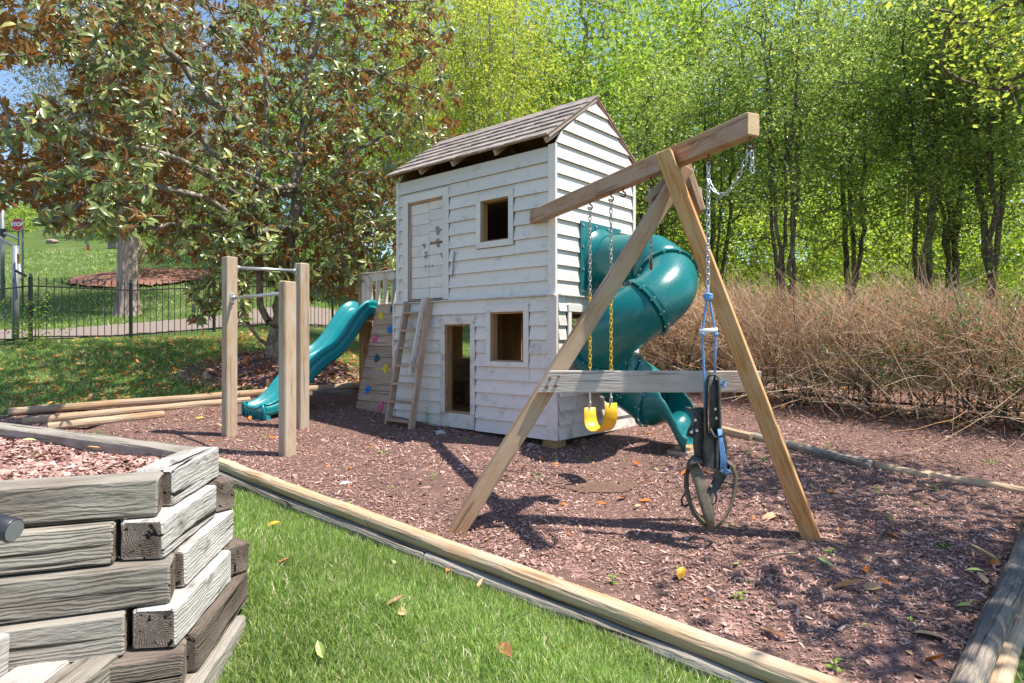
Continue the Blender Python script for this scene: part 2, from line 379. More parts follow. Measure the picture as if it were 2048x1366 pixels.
def sweep(path, rad, sides=10, closed_ends=True, flat=None, ref=None):
    """tube along a path; returns V, F. rad: number or list"""
    P = [Vector(p) for p in path]; n = len(P)
    R = rad if isinstance(rad, (list, tuple, np.ndarray)) else [rad]*n
    T = [(P[min(i+1, n-1)]-P[max(i-1, 0)]).normalized() for i in range(n)]
    u = Vector(ref) if ref else Vector((0,0,1))
    if abs(T[0].dot(u)) > .95: u = Vector((1,0,0))
    u = (u-T[0]*u.dot(T[0])).normalized(); V = []; Fc = []
    for i in range(n):
        u = (u-T[i]*u.dot(T[i])).normalized(); v = T[i].cross(u)
        for k in range(sides):
            a = 2*math.pi*k/sides
            V.append(P[i]+(u*math.cos(a)+v*math.sin(a))*R[i])
    for i in range(n-1):
        for k in range(sides):
            a, b = i*sides+k, i*sides+(k+1) % sides
            Fc.append((a, b, b+sides, a+sides))
    if closed_ends:
        Fc.append(tuple(range(sides-1, -1, -1))); Fc.append(tuple(range(len(V)-sides, len(V))))
    return V, Fc
def tube(name, path, rad, m, parent=None, sides=10, **kw):
    V, Fc = sweep(path, rad, sides); return pyobj(name, V, Fc, m, parent, smooth=True, **kw)
def join_vf(lst):
    V = []; Fc = []
    for v, f in lst:
        o = len(V); V += list(v); Fc += [tuple(i+o for i in q) for q in f]
    return V, Fc
def stamp(TV, TF, P, R, S):
    """bake a template at positions P with rotations R (n,3,3) and scales S (n,) or (n,3)"""
    TV = np.asarray(TV, float); S = np.asarray(S, float)
    if S.ndim == 1: S = np.repeat(S[:, None], 3, 1)
    V = np.einsum('nij,nmj->nmi', R, TV[None]*S[:, None, :])+P[:, None, :]
    m = len(TV); off = (np.arange(len(P))*m)[:, None, None]
    return V.reshape(-1, 3), [ (np.asarray(f)[None]+off).reshape(-1, np.asarray(f).shape[1]) for f in TF]
def rots(nrm, spin):
    """rotation matrices whose local z = nrm, spun about it"""
    nrm = nrm/np.linalg.norm(nrm, axis=1, keepdims=True)
    ref = np.where(np.abs(nrm[:, 2:3]) < .9, np.array([[0,0,1.]]), np.array([[1.,0,0]]))
    x = np.cross(ref, nrm); x /= np.linalg.norm(x, axis=1, keepdims=True); y = np.cross(nrm, x)
    c, s = np.cos(spin)[:, None], np.sin(spin)[:, None]
    return np.stack([x*c+y*s, -x*s+y*c, nrm], axis=2)
def aimed(d, roll):
    """rotation matrices whose local x = d"""
    d = d/np.linalg.norm(d, axis=1, keepdims=True)
    ref = np.where(np.abs(d[:, 2:3]) < .95, np.array([[0,0,1.]]), np.array([[1.,0,0]]))
    y = np.cross(ref, d); y /= np.linalg.norm(y, axis=1, keepdims=True); z = np.cross(d, y)
    c, s = np.cos(roll)[:, None], np.sin(roll)[:, None]
    return np.stack([d, y*c+z*s, -y*s+z*c], axis=2)
def strands(P, Rd, sides=3):
    """many tubes at once: P (n,k,3), Rd (n,k)"""
    n, k, _ = P.shape
    T = np.empty_like(P); T[:, 1:-1] = P[:, 2:]-P[:, :-2]; T[:, 0] = P[:, 1]-P[:, 0]; T[:, -1] = P[:, -1]-P[:, -2]
    T /= np.linalg.norm(T, axis=2, keepdims=True)+1e-9
    D = P[:, -1]-P[:, 0]; D /= np.linalg.norm(D, axis=1, keepdims=True)+1e-9
    ref = np.where(np.abs(D[:, 2:3]) < .8, np.array([[0,0,1.]]), np.array([[1.,0,0]]))
    U = ref[:, None, :]-T*np.sum(ref[:, None, :]*T, 2, keepdims=True); U /= np.linalg.norm(U, axis=2, keepdims=True)+1e-9
    W = np.cross(T, U)
    a = 2*np.pi*np.arange(sides)/sides
    V = P[:, :, None, :]+Rd[:, :, None, None]*(U[:, :, None, :]*np.cos(a)[None, None, :, None]+W[:, :, None, :]*np.sin(a)[None, None, :, None])
    i = np.arange(k-1)[:, None]*sides; j = np.arange(sides)[None]; jn = (j+1) % sides
    q = np.stack([i+j, i+jn, i+sides+jn, i+sides+j], -1).reshape(-1, 4)
    Fq = (q[None]+(np.arange(n)*k*sides)[:, None, None]).reshape(-1, 4)
    return V.reshape(-1, 3), Fq
def inpoly(x, y, poly):
    r = np.zeros(len(x), bool); n = len(poly)
    for i in range(n):
        x0, y0 = poly[i]; x1, y1 = poly[(i+1) % n]
        c = ((y0 > y) != (y1 > y)) & (x < (x1-x0)*(y-y0)/((y1-y0) if y1 != y0 else 1e-9)+x0)
        r ^= c
    return r
def sheet(name, poly, step, m, dz, zfun=HT, wob=0, **kw):
    xs = np.arange(min(p[0] for p in poly), max(p[0] for p in poly)+step, step); ys = np.arange(min(p[1] for p in poly), max(p[1] for p in poly)+step, step)
    X, Y = np.meshgrid(xs, ys); nx, ny = len(xs), len(ys)
    Z = zfun(X, Y)+dz
    if wob: Z = Z+wob*np.sin(X*3.1+Y*1.7)*np.sin(Y*2.3-X*.9)+wob*.5*np.sin(X*8.1-Y*5.7)*np.sin(Y*7.3)
    i = np.arange(ny-1)[:, None]*nx+np.arange(nx-1)[None]; q = np.stack([i, i+1, i+nx+1, i+nx], -1).reshape(-1, 4)
    cx = (X[:-1, :-1]+step/2).ravel(); cy = (Y[:-1, :-1]+step/2).ravel()
    q = q[inpoly(cx, cy, poly)]
    used = np.unique(q); mp = np.zeros(nx*ny, int); mp[used] = np.arange(len(used))
    V = np.stack([X.ravel(), Y.ravel(), Z.ravel()], 1)[used]
    return npobj(name, V, [mp[q]], m, smooth=True, **kw)

# ------------------------------------------------------------ ground
def ring_grid():
    ys = np.concatenate([np.arange(-12, 2, .8), np.arange(2, 24, .2), np.arange(24, 60, 1.0), np.arange(60, 181, 8)])
    xs = np.concatenate([np.arange(-120, -20, 5), np.arange(-20, 14, .25), np.arange(14, 121, 5)])
    X, Y = np.meshgrid(xs, ys); Z = HT(X, Y); nx = len(xs); ny = len(ys)
    i = np.arange(ny-1)[:, None]*nx+np.arange(nx-1)[None]; q = np.stack([i, i+1, i+nx+1, i+nx], -1).reshape(-1, 4)
    return np.stack([X.ravel(), Y.ravel(), Z.ravel()], 1), q
LAWN = [(-2.875,6.30),(1.235,2.86),(1.9,2.3),(1.9,.6),(-2.6,.6),(-2.6,1.6),(-1.55,2.4),(-1.45,3.2),(-3.2,4.2),(-4.6,5.2),(-3.6,6.0)]
V, q = ring_grid(); V[:, 2] -= .12*(inpoly(V[:, 0], V[:, 1], LAWN) | ((np.abs((V[:, 0]-A0[0])*_n[0]+(V[:, 1]-A0[1])*_n[1]) < .3) & (V[:, 1] < 6.2) & (V[:, 1] > 2.9))); npobj('ground', V, [q], 'turf', smooth=True, kind='structure')
MULCH = [(-2.86,6.27),(1.34,2.80),(1.95,2.80),(3.95,5.0),(4.7,5.5),(12,5.2),(12,8),(8,11),(2.4,12.4),(-2.7,11.35),(-6.95,8.9),(-7.6,8.3),(-4.6,6.1)]
sheet('mulch_bed', MULCH, .08, 'mulch', .012, wob=.009, kind='structure')
sheet('lawn', LAWN, .05, 'turf', .004, kind='structure')
mx0 = gr(1195, 980)
sheet('bare_soil', [(mx0.x+.34*math.cos(a)*(1+.25*math.sin(3*a)), mx0.y+.20*math.sin(a)*(1+.2*math.cos(2*a))) for a in [i*.3 for i in range(21)]], .05, 'soil', .024, wob=.006, kind='structure')
def ell(cx, cy, rx, ry, n=26): return [(cx+rx*math.cos(i*2*math.pi/n), cy+ry*math.sin(i*2*math.pi/n)) for i in range(n)]
sheet('magnolia_mulch', ell(-4.3, 12.1, 1.75, 1.35), .1, 'mulch', .015, wob=.02, kind='structure')
sheet('hillside_mulch', ell(-16.0, 28.4, 2.9, 2.6), .25, 'mulch_far', .04, zfun=lambda x, y: HT(x, y)+.35*np.exp(-(((x+16.0)/2.2)**2+((y-28.4)/2.0)**2)), wob=.03, kind='structure')
road_poly = [(-22,14.9),(-12.5,15.6),(-8.2,18.6),(-4.5,24.5),(0,30),(3,33),(-1,33),(-6.5,27.5),(-9.5,21.6),(-12.8,18.2),(-22,17.0)]
sheet('road', road_poly, .2, 'road', .03, kind='structure')
sheet('driveway', [(-16,41.5),(-5,36),(-2,34),(-2,32.2),(-6,34),(-17,39.5)], .5, 'asphalt', .05, kind='structure')
sheet('path', [(3,15.5),(8,13.2),(14,11.5),(14,13),(8,15),(3,17.4)], .3, 'road', .03, kind='structure')

# mulch chips (real slivers) and litter
CHT = [(-.5,-.5,0),(.5,-.3,.1),(.45,.5,0),(-.5,.35,.35)]
CHF = [np.array([(0,1,3),(1,2,3)])]
def scatter(poly, n, dens=None, zf=HT):
    x0 = min(p[0] for p in poly); x1 = max(p[0] for p in poly); y0 = min(p[1] for p in poly); y1 = max(p[1] for p in poly)
    x = rng.uniform(x0, x1, n); y = rng.uniform(y0, y1, n); k = inpoly(x, y, poly)
    if dens is not None: k &= rng.random(n) < dens(x, y)
    x = x[k]; y = y[k]; return np.stack([x, y, zf(x, y)], 1)
def view(x, y, m=1.2): return (np.abs(x) < y*.80+m)
def chips(name, P, lift, size, m='chip', **kw):
    n = len(P); P = P.copy(); P[:, 2] += lift+rng.uniform(0, .010, n)
    nr = np.stack([rng.normal(0, .33, n), rng.normal(0, .33, n), np.ones(n)], 1)
    R = rots(nr, rng.uniform(0, 6.28, n))
    L = rng.lognormal(math.log(size), .45, n); S = np.stack([L, L*rng.uniform(.2, .5, n), L*.3], 1)
    V, Fc = stamp(CHT, CHF, P, R, S); return npobj(name, V, Fc, m, **kw)
P = scatter(MULCH, 640000, lambda x, y: view(x, y, .6)*np.clip((5.2/np.maximum(y, .1))**1.5, 0, 1))
P = P[:165000]
chips('mulch_chips', P, .013, .0175, label='reddish brown shredded bark mulch covering the playground bed', cat='mulch', kind='stuff')
P = scatter(ell(-4.3, 12.1, 1.75, 1.35), 5000)
chips('mulch_chips', P, .02, .06, label='shaded bark mulch heaped round the foot of the magnolia', cat='mulch', kind='stuff')

# dead leaf template
def leaf_t(n=4, wid=.4, curl=.25, cup=.15, tipw=1.0):
    xs = [i/n for i in range(n+1)]; V = []; Fc = []
    for i, x in enumerate(xs):
        wv = wid*.5*math.sin(math.pi*min(1, x**.9*.98+.02))**.6 if 0 < i < n else .0
        z = -curl*x*x
        if i in (0, n): V.append((x, 0, z))
        else: V += [(x, -wv, z+cup*wv), (x, 0, z), (x, wv, z+cup*wv)]
    def idx(i, s): return 0 if i == 0 else (len(V)-1 if i == n else 1+(i-1)*3+s)
    T = []; Q = []
    for i in range(n):
        if i == 0: T += [(0, idx(1,0), idx(1,1)), (0, idx(1,1), idx(1,2))]
        elif i == n-1: T += [(idx(i,0), idx(n,0), idx(i,1)), (idx(i,1), idx(n,0), idx(i,2))]
        else: Q += [(idx(i,0), idx(i+1,0), idx(i+1,1), idx(i,1)), (idx(i,1), idx(i+1,1), idx(i+1,2), idx(i,2))]
    return V, [np.array(T), np.array(Q)]
DL = leaf_t(4, .42, -.18, .5)
def litter(name, P, size, m='deadleaf', lift=.02, **kw):
    n = len(P); P = P.copy(); P[:, 2] += lift
    nr = np.stack([rng.normal(0, .35, n), rng.normal(0, .35, n), rng.choice([1, 1, -1], n)], 1)
    V, Fc = stamp(DL[0], DL[1], P, rots(nr, rng.uniform(0, 6.28, n)), rng.uniform(.7, 1.25, n)*size)
    return npobj(name, V, Fc, m, **kw)
LEFTLAWN = [(-12,8.9),(-7.2,9.2),(-3,11.4),(1,13),(-3,16),(-6.5,18.5),(-11,13.2),(-14,12.5)]
P = scatter(LEFTLAWN, 6500, lambda x, y: np.where((x < -2.9) | (y > 11.5), 1, 0)*np.clip(.25+.75*np.exp(-((x+5)/3.4)**2), 0, 1))
litter('leaf_litter', P, .12, lift=.035, label='orange brown fallen leaves scattered over the shaded lawn under the magnolia', cat='fallen leaves', kind='stuff')
HB = [(2.0,12.0),(4.0,9.0),(6.2,7.4),(9,6.6),(11,8),(7,11)]
P = scatter(HB, 1500, None); litter('leaf_litter', P, .10, lift=.03, label='brown leaf litter lying under the dead hedge', cat='fallen leaves', kind='stuff')
P = scatter(MULCH, 1500, lambda x, y: view(x, y, .2)*np.clip(y/11, .2, 1)*(y < 10)); litter('leaf_litter', P, .042, lift=.022, label='small scraps of orange dead leaf strewn over the playground mulch', cat='leaf scraps', kind='stuff')
P = scatter(MULCH, 800, lambda x, y: view(x, y, .2)*(y < 9)); litter('leaf_litter', P, .03, 'weed', lift=.024, label='tiny green leaf scraps and sprouts over the playground mulch', cat='leaf scraps', kind='stuff')

# grass
BL = ([(-.5,0,0),(.5,0,0),(-.32,.10,.55),(.32,.10,.55),(0,.38,1.0)], [np.array([(2,3,4)]), np.array([(0,1,3,2)])])
BL1 = ([(-.5,0,0),(.5,0,0),(0,.3,1.0)], [np.array([(0,1,2)])])
def grass(name, P, h, wd, tmpl, label):
    n = len(P); nr = np.stack([rng.normal(0, .38, n), rng.normal(0, .38, n), np.ones(n)], 1)
    H = h*rng.uniform(.45, 1.25, n)
    V, Fc = stamp(tmpl[0], tmpl[1], P, rots(nr, rng.uniform(0, 6.28, n)), np.stack([np.full(n, wd)*rng.uniform(.7, 1.4, n), H, H], 1))
    return npobj(name, V, Fc, 'grass', label=label, cat='grass', kind='stuff')
FRONT = [(-2.93,6.27),(1.21,2.83),(1.9,2.2),(.6,1.2),(-1.2,1.4),(-1.2,2.2),(-1.22,3.0),(-1.34,3.3),(-1.9,3.6),(-4.2,5.1)]
P = scatter(FRONT, 900000, lambda x, y: view(x, y, .15)*np.clip((3.4/y)**1.3, 0, 1)*np.clip(.6+.5*np.sin(x*7.3+y*3)*np.sin(y*6.1-x*2)+.3*np.sin(x*17+y*9), .2, 1)*np.where(y > 1.95, 1, 0))
nr_ = P[P[:, 1] < 3.7]; fr_ = P[P[:, 1] >= 3.7]
grass('grass', nr_[:62000], .060, .0050, BL, 'short sunlit green lawn grass nearest the camera in front of the long log edging')
grass('grass', fr_[:130000], .060, .0065, BL1, 'short sunlit green lawn grass between the planter and the far end of the log edging')
P = scatter([(2.05,2.7),(4.2,4.9),(5.5,4.9),(5,2.2)], 16000, lambda x, y: view(x, y, .2))
grass('grass', P, .07, .006, BL, 'patchy green grass in the bottom right corner behind the old log')
P = scatter(LEFTLAWN, 150000, lambda x, y: view(x, y)*np.where((x < -2.9) | (y > 11.5), 1, 0)*(np.hypot(x+4.3, y-12.1) > 1.25))
grass('grass', P[:70000], .075, .012, BL1, 'shaded green lawn under the magnolia in front of the iron fence')
P = scatter([(-24,17.6),(-12.6,18.6),(-9,22),(-6,28),(-3,34),(-16,40),(-40,40)], 70000, lambda x, y: view(x, y)*(((x+16.0)/2.9)**2+((y-28.4)/2.6)**2 > 1))
grass('grass', P, .12, .03, BL1, 'bright green grass on the slope beyond the road')

# ------------------------------------------------------------ playhouse
C0 = Vector((.471, 7.145, 0)); RZ = math.atan2(-.66, .751); FW = 2.664; SW = 1.63
XN = Vector((.751, -.66, 0)); YN = Vector((.66, .751, 0))
def hp(px, py):                                                       # sight line -> (t, z) on the front wall plane
    k = (px-1024)/F; t = (C0.x-k*C0.y)/(.751+.66*k); Y = C0.y+.66*t
    return t, CH-(py-HY)/F*Y
def wl(x, y, z=0): return C0+XN*x+YN*y+Vector((0, 0, z))              # house frame -> world
house = thing('playhouse', 'two storey white clapboard playhouse with a shingled gable roof', 'playhouse', C0, RZ)
def front(s, o, z): return (s, -o, z)
def right(s, o, z): return (o, s, z)
def left(s, o, z): return (-FW-o, s, z)
def back(s, o, z): return (s, SW+o, z)
def sub(rects, op):
    out = []
    for (a, b, c, d) in rects:
        oa, ob, oc, od = op
        if ob <= a or oa >= b or od <= c or oc >= d: out.append((a, b, c, d)); continue
        if oa > a: out.append((a, oa, c, d))
        if ob < b: out.append((ob, b, c, d))
        m0, m1 = max(a, oa), min(b, ob)
        if oc > c: out.append((m0, m1, c, oc))
        if od < d: out.append((m0, m1, od, d))
    return out
def siding(mp, s0, s1, z0, z1, ops, mname, off=0, gable=None, nm='clapboard', expo=.163):
    n = max(1, round((z1-z0)/expo)); e = (z1-z0)/n
    for i in range(n):
        a, b = z0+i*e, z0+(i+1)*e
        rs = [(s0, s1, a, b)]
        for op in ops: rs = sub(rs, op)
        for (p, q_, c, d) in rs:
            if q_-p < .01 or d-c < .012: continue
            dz = random.uniform(-.002, .002); th = lambda z: off+.008+.028*(b-z)/e+dz
            lo = (p, q_); hi = (p, q_)
            if gable:
                lo = (max(p, gable(c)[0]), min(q_, gable(c)[1])); hi = (max(p, gable(d)[0]), min(q_, gable(d)[1]))
                if lo[1]-lo[0] < .03: continue
                if hi[1] < hi[0]: hi = (sum(hi)/2-.005, sum(hi)/2+.005)
            g = .0015
            c2 = c-(.010 if abs(c-a) < 1e-6 else 0)+random.uniform(-.002, .002)
            pts = [(lo[0]+g, off, c2), (lo[1]-g, off, c2), (hi[1]-g, off, d-.002), (hi[0]+g, off, d-.002),
                   (lo[0]+g, th(c), c2), (lo[1]-g, th(c), c2), (hi[1]-g, th(d), d-.002), (hi[0]+g, th(d), d-.002)]
            W_ = [Vector(mp(*v)) for v in pts]; ctr = sum(W_, Vector())/8
            mm = mname(c, p) if callable(mname) else mname
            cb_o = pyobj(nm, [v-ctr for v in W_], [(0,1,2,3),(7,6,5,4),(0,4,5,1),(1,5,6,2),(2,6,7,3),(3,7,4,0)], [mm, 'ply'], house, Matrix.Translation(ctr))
            cb_o.data.polygons[2].material_index = 1; cb_o.data.polygons[0].material_index = 1  # raw brown back and underside; the underside also paints in the lap-shadow lines
def board(mp, s0, s1, o0, o1, z0, z1, mname, nm='trim_board', parent=house, **kw):
    a = Vector(mp(s0, o0, z0)); b = Vector(mp(s1, o1, z1))
    return box(nm, [min(a[i], b[i]) for i in range(3)], [max(a[i], b[i]) for i in range(3)], mname, parent, **kw)
ZB, ZL, ZT = .122, 1.690, 3.37
LD = (-1.70, -1.245, .30, 1.40); LW = (-.912, -.40, .955, 1.53); UD = (-2.453, -1.764, 1.72, 3.035); UW = (-1.101, -.65, 2.377, 2.87)
def tr(o, t, b=None): return (o[0]-t, o[1]+t, o[2]-(b if b is not None else t), o[3]+t)
lowmat = lambda z, s: 'white_pink' if (z < .95 and s > -1.3) else ('white_worn' if random.random() < .35 else 'white')
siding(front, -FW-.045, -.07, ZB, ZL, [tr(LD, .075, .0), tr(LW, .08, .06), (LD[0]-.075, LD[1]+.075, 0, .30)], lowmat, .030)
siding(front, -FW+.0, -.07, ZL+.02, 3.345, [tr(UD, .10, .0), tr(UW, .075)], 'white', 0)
SWN = (.21, 1.05, .97, 1.52)
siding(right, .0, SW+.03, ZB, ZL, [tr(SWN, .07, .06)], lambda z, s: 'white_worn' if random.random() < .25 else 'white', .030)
RV = .777; RZt = 4.045
def gab(z):
    if z <= 3.40: return (-1, 9)
    f = (z-3.40)/(RZt-3.40); return (-.07+f*(RV+.07), SW+.07-f*(SW+.07-RV))
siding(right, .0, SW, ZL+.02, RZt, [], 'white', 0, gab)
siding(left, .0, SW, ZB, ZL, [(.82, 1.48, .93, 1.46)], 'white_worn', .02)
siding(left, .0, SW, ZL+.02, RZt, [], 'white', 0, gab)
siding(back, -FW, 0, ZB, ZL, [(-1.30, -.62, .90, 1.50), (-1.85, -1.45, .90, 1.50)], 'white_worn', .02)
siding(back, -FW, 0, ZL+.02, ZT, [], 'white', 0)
# corner boards and trim
for (z0, z1, o) in ((ZB-.01, ZL, .058), (ZL+.02, ZT-.02, .034)):
    board(front, -.068, .036 if o < .05 else .068, o-.03, o+.006, z0, min(z1, 3.35), 'white_pink' if o > .05 else 'white', 'corner_board')
board(front, -FW-.085, -FW-.045, .0, .064, ZB, ZL, 'white_worn', 'corner_board')
board(front, -FW-.035, -FW+.02, .0, .040, ZL+.02, ZT-.02, 'white', 'corner_board')
board(right, SW-.05, SW+.012, .03, .042, ZL+.02, ZT-.03, 'white', 'corner_board')
board(right, SW-.02, SW+.045, .055, .070, ZB, ZL-.02, 'white', 'corner_board')
board(front, -FW-.10, .045, .0, .085, ZL, ZL+.018, 'white_worn', 'ledge')
board(right, .0, SW+.05, .0, .085, ZL, ZL+.017, 'white_worn', 'ledge')
def casing(mp, o, tw, out, mname, top=None, sill=.0, nm='window_frame', depth=.10, jm='ply', base=0):
    a, b, c, d = o
    e = thing(nm, None, None); e.parent = house
    for k in ('label', 'category'):
        if k in e: del e[k]
    t2 = top or tw
    board(mp, a-tw, b+tw, out-.018, out+.004, d, d+t2, mname, 'head_board', e)
    board(mp, a-tw, a, out-.018, out, c, d, mname, 'side_board', e); board(mp, b, b+tw, out-.018, out, c, d, mname, 'side_board', e)
    if sill: board(mp, a-tw, b+tw, out-.018, out+.006, c-sill, c, mname, 'sill_board', e)
    if depth:
        for q_ in ((a, a+.018, c, d), (b-.018, b, c, d), (a+.018, b-.018, d-.018, d), (a+.018, b-.018, c, c+.016)):
            board(mp, q_[0], q_[1], out-.02, out-.02-depth, q_[2], q_[3], jm, 'jamb', e)
casing(front, LW, .075, .072, 'white_pink', .085, .06)
casing(front, UW, .072, .045, 'white', .072, .072)
casing(right, SWN, .06, .075, 'white', .08, .06)
casing(front, LD, .075, .072, 'white_worn', .10, 0, 'door_frame')
casing(front, UD, .105, .045, 'white', .10, 0, 'door_frame', .06, 'pine_grey')
# doorstep board under the lower door
board(front, LD[0]-.09, LD[1]+.06, .034, .066, ZB-.005, .295, 'white_worn', 'doorstep')
# closed upper door, recessed, two board columns
door = thing('door', None, None); door.parent = house
for k in range(9):
    z0 = UD[2]+.03+k*(UD[3]-UD[2]-.05)/9; z1 = z0+(UD[3]-UD[2]-.05)/9-.004
    for (a, b) in ((UD[0]+.02, -2.075), (-2.070, UD[1]-.02)):
        zz = z0+(.03 if b > -2 and k > 4 else 0)
        board(front, a, b, -.045, -.012+random.uniform(-.003, .003), zz, min(z1+(.03 if b > -2 and k > 4 else 0), UD[3]-.02), 'white', 'door_board', door)
board(front, UD[0], UD[1], -.07, -.05, UD[2], UD[3], 'ply', 'backing', door)
def splat(name, px, py, r, m, parent):
    V = []; t, z = hp(px, py); Fc = []; tilt = random.uniform(-.5, .5)
    def blob(cx, cz, rx, rz, ang, n=14):
        b = len(V)
        for i in range(n):
            a = i*2*math.pi/n; q_ = random.uniform(.82, 1.12); dx, dz = q_*rx*math.cos(a), q_*rz*math.sin(a)
            V.append((-t+cx+dx*math.cos(ang)-dz*math.sin(ang), .0060-len(Fc)*.0002, z+cz+dx*math.sin(ang)+dz*math.cos(ang)))
        Fc.append(tuple(range(b, b+n)))
    for k in range(4):
        a = math.pi/2+tilt+(k-1.5)*.30; L = r*random.uniform(.75, .95); blob(math.cos(a)*L, math.sin(a)*L, r*.34, r*.10, a)
    a = math.pi/2+tilt-1.15; blob(math.cos(a)*r*.62, math.sin(a)*r*.62, r*.28, r*.11, a)
    for k in range(3): blob(random.gauss(0, r*.12), random.gauss(0, r*.1), r*.36, r*.24, random.uniform(0, 3))
    return pyobj(name, V, Fc, m, parent)
M['smudge'] = simple('charcoal_smudge', (.27,.255,.25), .9, 0, .1, .5, 60); M['smudge_red'] = simple('faded_red_mark', (.30,.13,.12), .9, 0, .1, .3, 60)
for (x, y, r) in ((876,465,.075),(875,491,.075),(848,495,.05),(851,513,.06),(883,513,.045)): splat('handprint', x, y, r*1.05, 'smudge', door)
for x in (850, 857, 864): splat('painted_mark', x, 533, .022, 'smudge_red', door)
# latch stick
t0_, z0_ = hp(914, 503); t1_, z1_ = hp(910, 556)
beam('latch', (-t0_, -.045, z0_), (-t1_, -.045, z1_), .022, .012, 'grey_post', house, up=(0,1,0))
# nails
NV = []; 
def nail(mp, s, o, z): NV.append(Vector(mp(s, o, z)))
for i in range(10):
    z = ZB+.03+i*.1568
    for s in (-.10, -.03): nail(front, s, .062 if s < -.05 else .066, z); nail(front, s, .068, z+.07)
    nail(front, -FW-.065, .066, z)
for i in range(10):
    z = ZL+.06+i*.163
    for s in (-.09, -.03, LD[1]+.9, -FW+.06, -1.60, -.9): nail(front, s, .034 if s != -.03 else .041, z)
for i in range(14):
    z = ZL+.05+i*.163
    for s in (.10, .55, 1.0, 1.5):
        g = gab(z)
        if g[0] < s < g[1]-.02: nail(right, s, .031, z)
for o in (LW, UW, LD, UD):
    for z in np.arange(o[2]+.05, o[3]+.05, .16):
        nail(front, o[0]-.035, .074 if o in (LW, LD) else .047, z); nail(front, o[1]+.035, .074 if o in (LW, LD) else .047, z)
V = []; Fc = []
for p in NV:
    b = len(V)
    for i in range(6): V.append(p+Vector((.0045*math.cos(i), -.0 , .0045*math.sin(i))) if abs(p.y) < .1 and p.x < 0 else p+Vector((0, .0045*math.cos(i), .0045*math.sin(i))))
    V.append(p+(Vector((0,-.003,0)) if p.x < 0 else Vector((.003,0,0))))
    Fc += [(b+i, b+(i+1) % 6, b+6) for i in range(6)]
pyobj('nails', V, Fc, 'smudge', house, kind='stuff')
# floors, studs, inner lining
box('floor', (-FW+.01, .02, .20), (-.02, SW-.02, .28), 'ply', house)
box('floor', (-FW+.0, .0, 1.60), (0, SW-.0, 1.685), 'ply', house)
for (mp, s0, s1, z0, z1, ops, o) in ((left, .06, SW-.06, .28, 1.6, [(.82,1.48,.93,1.46)], -.06), (back, -FW+.05, -.05, .28, 1.6, [(-1.30,-.62,.90,1.50),(-1.85,-1.45,.90,1.50)], -.03)):
    rs = [(s0, s1, z0, z1)]
    for op in ops: rs = sub(rs, op)
    for r in rs: board(mp, r[0]+.002, r[1]-.002, o, o+.022, r[2], r[3], 'ply', 'lining_board')
for s in (-FW+.06, -2.1, -1.76, -1.18, -.98, -.34, -.06):
    board(front, s-.02, s+.02, -.03, -.11, .28, 1.6, 'ply', 'stud')
for s in (-2.2, -1.38, -.55): board(back, s-.02, s+.02, -.07, -.13, .28, 1.6, 'ply', 'stud')
board(back, -FW+.1, -.1, -.07, -.20, .86, .90, 'ply', 'rail'); box('bench', (-2.45, .95, .62), (-1.5, 1.45, .66), 'ply', house); box('bench_leg', (-2.40, .98, .28), (-2.36, 1.40, .62), 'ply', house); box('bench_leg', (-1.60, .98, .28), (-1.56, 1.40, .62), 'ply', house)
for (x, y) in ((-.07, .08), (-.07, SW-.10), (-FW+.08, SW-.10), (-FW/2, SW-.1), (-FW/2, .12), (-FW+.08,.12)):
    g = gz(*wl(x, y).to_2d()); box('foundation_block', (x-.10, y-.09, g-.1), (x+.09, y+.09, ZB-.002), 'ply' if x > -.5 else 'timber_dark', house)
# roof: decking, shingle courses, rafters, rake boards
roof = thing('roof', None, None); roof.parent = house
ev = (-.14, 3.43); rg = (RV, RZt+.03); eb = (SW+.13, 3.405)
def roofside(a, b, sgn):
    dv = Vector((0, b[0]-a[0], b[1]-a[1])); L = dv.length; dn = dv.normalized(); nr = Vector((0, -sgn*dn.z, sgn*dn.y)) if sgn > 0 else Vector((0, dn.z, -dn.y))
    nr = Vector((0, -dn.z, dn.y)) if dn.y > 0 else Vector((0, dn.z, -dn.y))
    x0, x1 = -FW-.07, .035
    o = Vector((0, a[0], a[1]))
    mxd = Matrix((Vector((1,0,0)), dn, nr)).transposed().to_4x4()
    mxd.translation = o
    box_ = lambda nm, lo, hi, m_: box(nm, lo, hi, m_, roof)
    box('roof_deck', (x0+.01, 0, -.016), (x1-.01, L, -.004), 'ply', roof, pre=mxd)
    nc = 6; ex = L/nc
    for c in range(nc):
        x = x0-(.05 if c % 2 else 0)
        while x < x1-.01:
            wd_ = random.uniform(.09, .17); xa, xb = max(x, x0), min(x+wd_-.007, x1)
            if x1-(x+wd_) < .05: xb = x1; wd_ = 9
            if xb-xa > .02:
                y0 = c*ex-random.uniform(.006, .022) if c else -.035-random.uniform(0, .012); y1 = c*ex+ex*1.12
                y1 = min(y1, L)
                zo = random.uniform(0, .004)
                V = [(xa,y0,.004),(xb,y0,.004),(xb,y1,.002),(xa,y1,.002),(xa,y0,.026+zo),(xb,y0,.024+zo),(xb,y1,.006),(xa,y1,.006)]
                cx = Vector(((xa+xb)/2, (y0+y1)/2, .01))
                pyobj('shingle', [Vector(v)-cx for v in V], [(3,2,1,0),(4,5,6,7),(0,1,5,4),(1,2,6,5),(2,3,7,6),(3,0,4,7)], 'shingle', roof, mxd @ Matrix.Translation(cx))
            x += wd_
    for xr in (-FW-.02, -2.10, -1.50, -.78, -.03):
        box('rafter', (xr-.018, -.02, -.085), (xr+.018, L-.03, -.018), 'pine_grey', roof, pre=mxd)
    box('rake_board', (.018, -.02, -.038), (.034, L-.01, -.017), 'smudge_red' if a is eb else 'shingle', roof, pre=mxd)
roofside(ev, rg, 1); roofside(eb, rg, -1)
